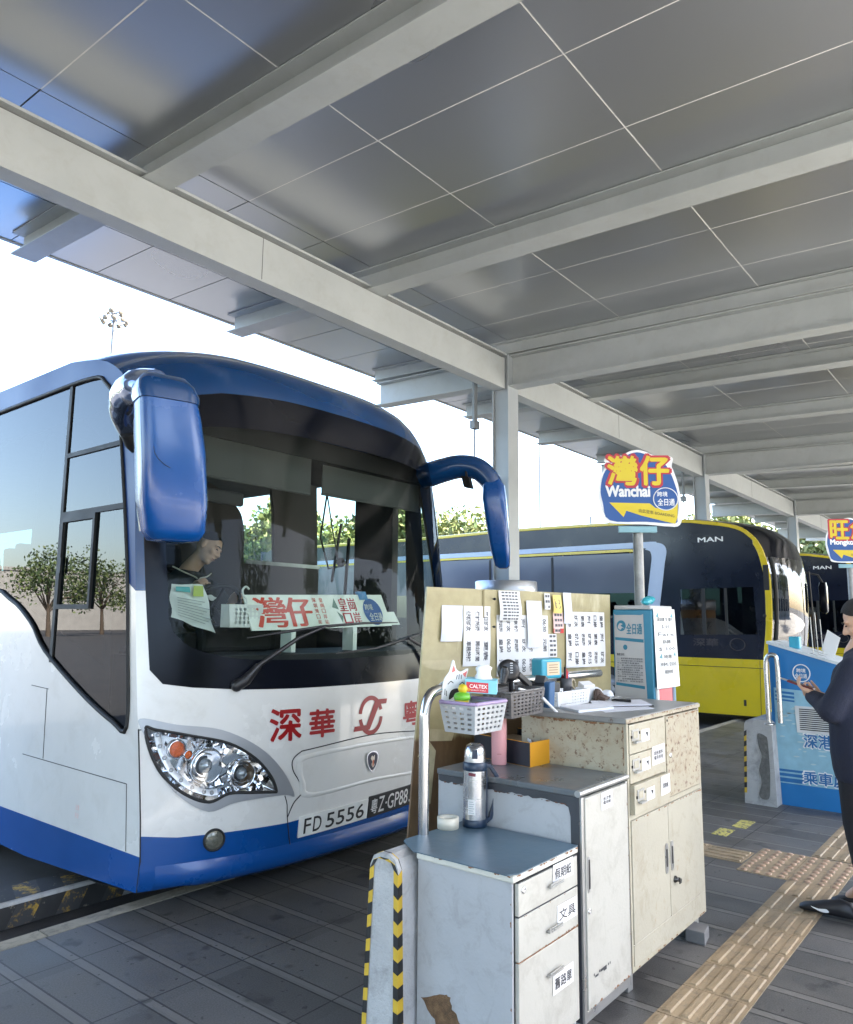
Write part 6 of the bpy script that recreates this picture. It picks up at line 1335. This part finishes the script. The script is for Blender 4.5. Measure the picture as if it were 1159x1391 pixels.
barrier('chipped concrete barrier with short yellow and black tape, before the blue booth',7.36,1.955,2.19,.735,1.0,.02,False)
b_=bpy.data.objects['concrete_barrier.001']; part(MB().prism(crv([(-.045,.60),(-.02,.62),(.03,.60),(.05,.56),(.06,.3),(.05,.12),(.03,.06),(-.03,.06),(-.05,.10),(-.02,.2),(-.04,.3),(-.01,.42),(-.035,.5)],3),lambda a,b,d:(7.352-.02*(.735-b)-d,2.035-a*.9,b),0,.002),'chipped_patch',mat('chip_dark',(.13,.13,.12),.9,0,.3,30,.5,100),b_)
rail('steel hoop rail rising from the far concrete barrier beside the blue booth',[(7.4,1.985,.70),(7.4,1.985,1.0),(7.4,1.985,1.22),(7.4,1.97,1.29),(7.4,1.93,1.315),(7.4,1.89,1.27),(7.4,1.885,1.0),(7.4,1.885,.72)],.022)
# wheel stop under the coach
ws_=thing('wheel_stop','battered concrete wheel stop painted yellow and black under the coach side','wheel stop',(2.2,4.75,-.15))
part(MB().box(1.2,2.9,4.66,4.95,-.149,.0),'block',CONCG,ws_,.02); m=MB()
for i in range(6):
    a=1.22+.28*i; m.add([(a,4.655,-.14),(a+.14,4.655,-.14),(a+.20,4.655,-.02),(a+.06,4.655,-.02)],[(0,1,2,3)]); m.add([(a+.06,4.68,.002),(a+.20,4.68,.002),(a+.28,4.93,.002),(a+.14,4.93,.002)],[(0,1,2,3)])
part(m,'yellow_stripe',mat('worn_yellow',(.42,.26,.04),.7,0,.2,10,spots=((.05,.05,.05),11,.40,.1)),ws_); m=MB()
for i in range(5):
    a=1.36+.28*i; m.add([(a,4.655,-.14),(a+.14,4.655,-.14),(a+.20,4.655,-.02),(a+.06,4.655,-.02)],[(0,1,2,3)]); m.add([(a+.06,4.68,.002),(a+.20,4.68,.002),(a+.28,4.93,.002),(a+.14,4.93,.002)],[(0,1,2,3)])
part(m,'black_stripe',mat('worn_black',(.03,.03,.03),.7,0,.3,10,spots=((.3,.27,.2),14,.6,.08)),ws_)
# ================================================================ KIOSK
TEAL=mat('kiosk_teal',(.035,.20,.31),.4,0,.08,5,spots=((.3,.35,.38),30,.72,.03)); KG=mat('kiosk_grey',(.42,.42,.42),.5,0,.05,6); TP=mat('print_teal',(.02,.17,.26),.5)
kk=thing('information_kiosk','teal information kiosk with a printed grey panel behind the rusty cabinet','kiosk',(4.62,1.96,0))
part(MB().box(4.45,4.80,1.83,2.085,0,1.674),'body',TEAL,kk,.008)
part(MB().box(4.45,4.80,1.84,2.075,1.675,1.70),'cap',KG,kk,.006)
fk=lambda a,b,d=0:(4.4475-d,2.073-a,1.10+b)   # a to the right in view, b up
m=MB(); m.patch(crv([(0,-.2),(0,.25),(0,.53),(.012,.54),(.17,.54),(.188,.525),(.19,.25),(.19,-.2)],3),lambda a,b:fk(a,b),flip=False,sm=False); pn=part(m,'panel',KG,kk)
m=MB(); m.patch([(.045+.030*math.cos(2*PI*i/24),.475+.033*math.sin(2*PI*i/24)) for i in range(24)],lambda a,b:fk(a,b,.001),sm=False); text(m,'全日通',.10,.065,lambda a,b:fk(.078+a,.425+b,.0012),.035,shear=.012); m.add([fk(a,b,.001) for a,b in ((.003,.388),(.187,.375),(.187,.395),(.003,.405))],[(0,1,2,3)]); m.add([fk(a,b,.001) for a,b in ((.003,.115),(.187,.10),(.187,.118),(.003,.132))],[(0,1,2,3)])
m.patch([(.068+.014*math.cos(2*PI*i/18),.345+.016*math.sin(2*PI*i/18)) for i in range(18)],lambda a,b:fk(a,b,.001),sm=False); part(m,'panel_emblem',TP,pn)
m=MB(); m.patch(crv([(.022,.465),(.036,.49),(.055,.485),(.042,.475),(.068,.458),(.05,.462),(.04,.45)],3),lambda a,b:fk(a,b,.002),sm=False); part(m,'emblem_cutout',KG,pn)
m=MB(); text(m,'乘客須知',.048,.016,lambda a,b:fk(.012+a,.293+b,.001),.02)
rows=['一、乘客請於開車前到達候車','二、請保管好個人行李物品','本公司概不負責遺失','三、車上禁止吸煙及飲食','四、小童須由成人陪同乘車','請遵從車務員指示上落車','五、過關後請出示車票上車','六、如有任何更改以站內','通告為準，不另行通知','七、查詢請致電服務熱線','多謝合作，祝旅途愉快']
for i,s_ in enumerate(rows): text(m,s_,.165-.02*(i%3==2),.0095,lambda a,b,i=i:fk(.012+a,.272-.0135*i+b,.001),.02,res=1)
part(m,'panel_text',mat('print_dark',(.10,.10,.11),.6),pn)
# printed notice and red strip on its right-hand side
kn=thing('printed_notice','long curling white notice taped to the right side of the teal kiosk','paper',(4.65,1.82,1.2))
fn=lambda a,b,d=0:(4.455+a*.34,1.8235-d-.016*math.sin(2.4*a)*(1-b)-.010*(1-b),1.205+b*.475)
m=MB(); n_=8; m.add([fn(i/n_,j/n_) for j in range(n_+1) for i in range(n_+1)],[(j*(n_+1)+i,j*(n_+1)+i+1,(j+1)*(n_+1)+i+1,(j+1)*(n_+1)+i) for j in range(n_) for i in range(n_)],0,True); part(m,'page',PAPER,kn)
m=MB(); ln_=['深圳灣 至 灣仔','$ 60','Fare','成人票價','$ 100','特惠','來回','乘客須持有效車票']
for i,s_ in enumerate(ln_): text(m,s_,.72 if i%2==0 else .35,.05,lambda a,b,i=i:fn((.14 if i%2==0 else .32)+a,.84-.095*i+b,.0015),.03,res=1)
part(m,'notice_print',mat('print_greyer',(.14,.15,.15),.6),kn)
m=MB(); 
for (a,b) in ((.15,.92),(.82,.92),(.2,.40),(.82,.42)): m.add([fn(a-.07,b-.02,.0015),fn(a+.06,b-.03,.0015),fn(a+.04,b+.035,.0015)],[(0,1,2)])
part(m,'notice_logo',mat('print_teal2',(.05,.25,.30),.5),kn)
m=MB(); m.box(4.50,4.70,1.818,1.829,1.02,1.20); m.box(4.705,4.735,1.818,1.829,1.02,1.20,1); m.box(4.47,4.495,1.818,1.829,1.02,1.20,2); o=m.build('red_sticker',[mat('sticker_red',(.60,.10,.12),.5,0,.1,30),mat('sticker_navy',(.03,.03,.1),.5),BWH]); tag(o,'red and white sticker on the teal kiosk below the curling notice','sticker')
m=MB(); rg=[]
rq=random.Random(8)
for i in range(7):
    x_=4.60+.028*i; r_=(.008,.022,.028,.024,.03,.022,.006)[i]; rg.append([(x_,1.95+r_*math.cos(a)*(1+.4*rq.random()),1.722+r_*.8*math.sin(a)*(1+.3*rq.random())+.008*i*.5) for a in [2*PI*k_/9 for k_ in range(9)]])
m.loft(rg,True,sm=False); o=m.build('teal_ribbon',mat('ribbon_teal',(.03,.36,.42),.35,0,.1,30)); tag(o,'crumpled teal plastic ribbon lying on top of the teal kiosk','ribbon')
# ================================================================ STOP SIGN
SBL=mat('sign_blue',(.012,.075,.27),.4,0,.03,6); SYE=mat('sign_yellow',(.62,.47,.008),.4,0,.03,6); SRE=mat('sign_outline_red',(.42,.02,.03),.4)
def stop_sign(lab,base,zc,nrmv,chars,eng,pole_r=.034,sub_='由此登車 BOARDING'):
    t_=thing('bus_stop_sign',lab,'sign',(base[0],base[1],0)); n_=V(nrmv).normalized(); rt=V((-n_.y,n_.x,0)); c=V((base[0],base[1],zc))+n_*.05
    f=lambda a,b,d=0:c+rt*a+V((0,0,1))*b+n_*d
    out=crv([(-.225,.215),(-.22,.16),(-.262,.07),(-.275,-.03),(-.262,-.12),(-.235,-.195),(-.215,-.235),(-.10,-.247),(.05,-.25),(.18,-.262),(.262,-.262),(.29,-.22),(.295,-.13),(.287,-.05),(.27,.05),(.245,.13),(.235,.16),(.245,.215),(.205,.232),(.12,.236),(.06,.262),(.0,.275),(-.06,.262),(-.11,.235)],3)
    part(MB().prism(out,f,-.010,0),'sign_back',BWH,t_)
    inn=[(a*.945,b*.945) for a,b in out]; 
    core=crv([(-.10,.222),(0,.258),(.10,.222),(.20,.16),(.262,.0),(.272,-.1),(.262,-.20),(.24,-.242),(.05,-.232),(-.20,-.222),(-.245,-.10),(-.258,.0),(-.22,.13)],4)
    face=part(MB().patch(core,lambda a,b:f(a,b,.0012),sm=False),'blue_field',SBL,t_)
    part(MB().patch([(-.200,-.098),(.075,-.103),(.115,-.135),(.20,-.145),(.268,-.10),(.262,-.2),(.245,-.245),(.20,-.235),(.02,-.19),(-.085,-.155),(-.105,-.20)],lambda a,b:f(a,b,.0022),sm=False),'yellow_arrow',SYE,face)
    for (s_,x_,w_,h_) in chars:
        q=MB(); text(q,s_,w_*1.10,h_*1.08,lambda a,b:f(x_-w_*.05+a,.028-h_*.04+b,.0030),.085); part(q,'red_outline',SRE,face)
        q=MB(); text(q,s_,w_,h_,lambda a,b:f(x_+a,.028+b,.0038),.038); part(q,'yellow_character',SYE,face)
    q=MB(); text(q,eng,.30,.075,lambda a,b:f(-.222+a,-.055+b,.003),.10); part(q,'english_name',BWH,face)
    q=MB(); text(q,sub_,.24,.026,lambda a,b:f(.0+a,-.165-a*.16+b,.0032),.005); part(q,'boarding_text',mat('text_brown',(.10,.08,.03),.6),face)
    q=MB(); q.tube([f(.185+.083*math.cos(2*PI*i/32),-.072+.078*math.sin(2*PI*i/32),.003) for i in range(32)],.0035,6,closed=True); em=part(q,'emblem_ring',BWH,face)
    part(MB().patch([(.185+.082*math.cos(2*PI*i/32),-.072+.077*math.sin(2*PI*i/32)) for i in range(32)],lambda a,b:f(a,b,.0028),sm=False),'emblem_field',SBL,em)
    q=MB(); text(q,'跨境',.070,.034,lambda a,b:f(.128+a,-.055+b,.0034),.02,shear=.010); text(q,'全日通',.115,.048,lambda a,b:f(.130+a,-.118+b,.0034),.025,shear=.014); part(q,'emblem_lettering',BWH,em)
    part(MB().obox(f(-.01,-.285,-.008),rt*.13,n_*.012,V((0,0,.022))),'bracket',mat('bracket_teal',(.20,.36,.40),.4,.2),t_,.003)
    part(MB().tube([(base[0],base[1],0),(base[0],base[1],zc-.27)],pole_r,20),'pole',mat('pole_zinc',(.27,.27,.26),.45,.5,.25,14,.3,90),t_)
    return t_
stop_sign('round blue stop sign reading 灣仔 Wanchai on a grey pole behind the kiosk',(5.0,2.14),2.515,(-.80,-.58,0),(('灣',-.205,.20,.20),('仔',.020,.19,.20)),'Wanchai')
stop_sign('second blue and yellow stop sign, cut off by the right edge above the booth',(9.9,1.68),2.545,(-.82,-.57,0),(('旺',-.215,.20,.21),('角',.015,.20,.21)),'Mongkok')
# ================================================================ BLUE BOOTH
BB=mat('booth_blue',(.010,.16,.42),.35,0,.05,3); BPALE=mat('booth_pale',(.25,.45,.55),.45,0,.10,12)
bo=thing('ticket_booth','blue ticket podium with sloping top and printed sea-blue panel at the right','booth',(7.8,1.55,0))
m=MB(); m.prism([(.0,0),(.85,0),(.85,1.16),(0,1.41)],lambda a,b,d:(7.505+d,1.985-a,b),0,.6); part(m,'cabinet_body',BB,bo,.006)
fb_=lambda a,b,d=0:(7.502-d,1.985-a,b)
part(MB().prism([(-.012,1.412),(.86,1.16),(.86,1.185),(-.012,1.437)],lambda a,b,d:(7.49+d,1.985-a,b),0,.64),'desk_top',mat('booth_top',(.55,.60,.62),.3),bo,.003)
part(MB().add([fb_(a,b) for a,b in ((.03,.19),(.84,.19),(.84,.97),(.03,1.02))],[(0,1,2,3)]),'printed_panel',BPALE,bo)
m=MB()
for (b0,b1) in ((.20,.235),(.25,.275),(.29,.31)): m.add([fb_(a,b,.001) for a,b in ((.03,b0),(.245,b0),(.245,b1),(.03,b1))],[(0,1,2,3)])
for (b0,b1) in ((.91,.925),(.94,.96),(.975,.995)): m.add([fb_(a,b,.001) for a,b in ((.04,b0),(.20,b0-.01),(.20,b1-.01),(.04,b1))],[(0,1,2,3)])
part(m,'blue_stripes',mat('stripe_blue',(.012,.13,.34),.4),bo)
m=MB(); text(m,'深港通',.36,.13,lambda a,b:fb_(.25+a,.51+b,.0022),.06); text(m,'乘車處',.37,.12,lambda a,b:fb_(.23+a,.20+b,.0022),.06); part(m,'white_glow',BWH,bo)
m=MB(); text(m,'深港通',.34,.115,lambda a,b:fb_(.26+a,.517+b,.0032),.03); text(m,'乘車處',.35,.105,lambda a,b:fb_(.24+a,.207+b,.0032),.03); part(m,'booth_lettering',mat('stripe_blue',(.012,.13,.34),.4),bo)
rq=random.Random(2); m=MB()
for i in range(34):
    a=rq.uniform(.05,.40); b=rq.uniform(.36,.86); l_=rq.uniform(.03,.08)
    m.patch(crv([(a,b),(a+l_*.5,b+.008),(a+l_,b+.002),(a+l_*.5,b-.006)],3),lambda a_,b_:fb_(a_,b_,.001),sm=False)
part(m,'water_glints',mat('glint',(.42,.55,.58),.5),bo)
vf=part(MB().prism([(.21,.64),(.50,.64),(.50,.87),(.20,.87)],lambda a,b,d:fb_(a,b,d),.001,.010),'vent_frame',mat('vent_white',(.62,.63,.62),.4),bo,.002)
m=MB()
for i in range(11): m.box(7.4905,7.4915,1.985-.47,1.985-.235,.665+.0175*i,.674+.0175*i)
part(m,'vent_slots',RUB,vf)
m=MB(); m.tube([fb_(.27+.07*math.cos(2*PI*i/28),1.16+.075*math.sin(2*PI*i/28),.002) for i in range(28)],.005,6,closed=True); text(m,'跨境',.075,.035,lambda a,b:fb_(.23+a,1.165+b,.002),.02,shear=.01); text(m,'全日通',.10,.04,lambda a,b:fb_(.215+a,1.115+b,.002),.02,shear=.01); part(m,'round_emblem',BWH,bo)
o=MB().obox((7.62,1.78,1.425),(.04,0,0),(0,.045,.0),(0,0,.055)).build('card_machine',mat('machine_teal',(.03,.32,.46),.4),None,.01); tag(o,'small teal card machine standing on the blue booth','card machine')
ta=thing('tv_antenna_stand','thin white wire rack with papers on the blue booth top','rack',(7.7,1.6,1.35))
for yy,z_ in ((1.64,1.66),(1.60,1.70),(1.56,1.64)): part(MB().tube([(7.66,yy,1.33),(7.66,yy+.01,z_)],.004,6),'wire',METAL,ta)
part(MB().obox((7.7,1.50,1.42),(.004,0,0),(0,.05,.035),(0,-.03,.09)),'paper_sheet',PAPER,ta)
# ================================================================ STANDING PERSON
pp=thing('person','person in navy hooded jacket and dark trousers reading a red-cased phone by the blue booth','person',(5.0,.88,0))
X=5.0
def yz(y,z,x=0): return (X+x,y-.05,z)
m=MB(); hc=V((5.0,.805,1.61)); fw=V((-.12,.86,-.42)); P,M=headpart(m,hc,fw,(0,.25,1),1.04)
capsules(m,[(hc+V((0,-.02,-.06)),.055),(yz(.90,1.43),.06),(yz(.88,1.33),.09)])
capsules(m,[(yz(.88,1.2),.12),(yz(.89,.95),.12)])
for s_ in (1,-1): capsules(m,[(yz(.89,.93,s_*.09),.095),(yz(.92,.52,s_*.10),.062),(yz(.91+.04*s_,.12,s_*.11),.042),(yz(.98+.04*s_,.06,s_*.11),.035)])
W1=V((4.965,1.045,1.185)); W2=V((5.06,1.04,1.16))
hand(m,W1,(-.02,.75,.28),(.15,-.3,.9),1.02,.75); hand(m,W2,(-.25,.75,.22),(-.5,-.2,.8),1.0,.9)
capsules(m,[(W1-V((0,.09,.04)),.034),(W1,.026)]); capsules(m,[(W2-V((0,.09,.04)),.034),(W2,.026)])
o=part(m,'body',SKIN,pp); remesh(o,.0068,2); facebits(o,P,M,1.04); hairpart(o,P,M,1.04,.012)
m=MB(); capsules(m,[(yz(.87,1.36,-.14),.085),(yz(.87,1.385,0),.085),(yz(.87,1.36,.14),.085)])
for s_ in (1,-1):
    capsules(m,[(yz(.885,1.28,s_*.09),.135),(yz(.90,1.05,s_*.085),.145),(yz(.90,.88,s_*.08),.148),(yz(.90,.80,s_*.08),.14)])
capsules(m,[(yz(.88,1.35,-.19),.075),(yz(1.0,1.12,-.23),.068),(yz(1.09,1.16,-.08),.05)]); capsules(m,[(yz(.88,1.35,.19),.075),(yz(.99,1.10,.24),.066),(yz(1.09,1.14,.11),.05)])
capsules(m,[(yz(1.05,1.15,-.15),.058),(yz(1.13,1.175,-.045),.043)])
capsules(m,[(yz(.80,1.45,-.05),.07),(yz(.78,1.42,.05),.07)]); capsules(m,[(yz(.86,1.44,-.07),.045),(yz(.92,1.41,-.05),.04)]); capsules(m,[(yz(.86,1.44,.07),.045),(yz(.92,1.41,.05),.04)])
o=part(m,'hooded_jacket',NVY,pp); remesh(o,.012,5)
m=MB(); 
for s_ in (1,-1): capsules(m,[(yz(.90,.86,s_*.085),.125),(yz(.92,.52,s_*.10),.085),(yz(.905+.03*s_,.11,s_*.11),.062),(yz(.905+.03*s_,.08,s_*.11),.064)])
o=part(m,'trousers',TRS,pp); remesh(o,.012,5)
for s_ in (-1,1):
    yb_=(1.02 if s_<0 else .90); m=MB(); rg=[]; xs_=X+s_*.11
    for (t_,w_,h_) in ((-.10,.022,.05),(-.085,.036,.085),(-.03,.040,.095),(.04,.043,.075),(.10,.047,.055),(.15,.040,.042),(.175,.018,.028)):
        rg.append([(xs_+w_*math.cos(a),yb_+t_,max(.006,.006+h_*(.5+.5*math.sin(a))*1.0)) for a in [2*PI*k_/16 for k_ in range(16)]])
    m.loft(rg,True); sh_=part(m,'shoe',mat('shoe_black',(.015,.015,.018),.45),pp)
    q=MB(); q.patch(crv([(.02,.030),(.06,.026),(.11,.045),(.07,.040),(.03,.045)],4),lambda a,b,s_=s_,xs_=xs_,yb_=yb_:(xs_-.047,yb_+a,b),flip=True,sm=False); part(q,'white_curve',BWH,sh_)
# white cord at jacket hem, phone in the hand
part(MB().tube([(4.885,.98,1.0),(4.86,.97,.96),(4.85,.95,.93)],.004,5),'white_cord',BWH,pp)
ph=thing('mobile_phone','dark red cased phone held out in the hand of the navy-clad person','phone',(4.98,1.13,1.235))
pm_=V((4.985,1.145,1.238)); pu=V((-.05,.95,.30)).normalized(); pvv=V((1,.05,0)).normalized(); pw=pu.cross(pvv).normalized()
part(MB().obox(pm_,pu*.074,pvv*.036,pw*.006),'phone_case',mat('case_red',(.16,.012,.02),.4),ph,.004,3); part(MB().obox(pm_+pw*.0066*(1 if pw.z>0 else -1),pu*.069,pvv*.032,pw*.0004),'screen',BLK,ph)
part(MB().tube([pm_+pu*.085+.022*(pu*math.cos(2*PI*i/20)+pvv*math.sin(2*PI*i/20))*1.1+pu*.01 for i in range(20)],.003,6,closed=True),'ring_strap',METAL,ph)
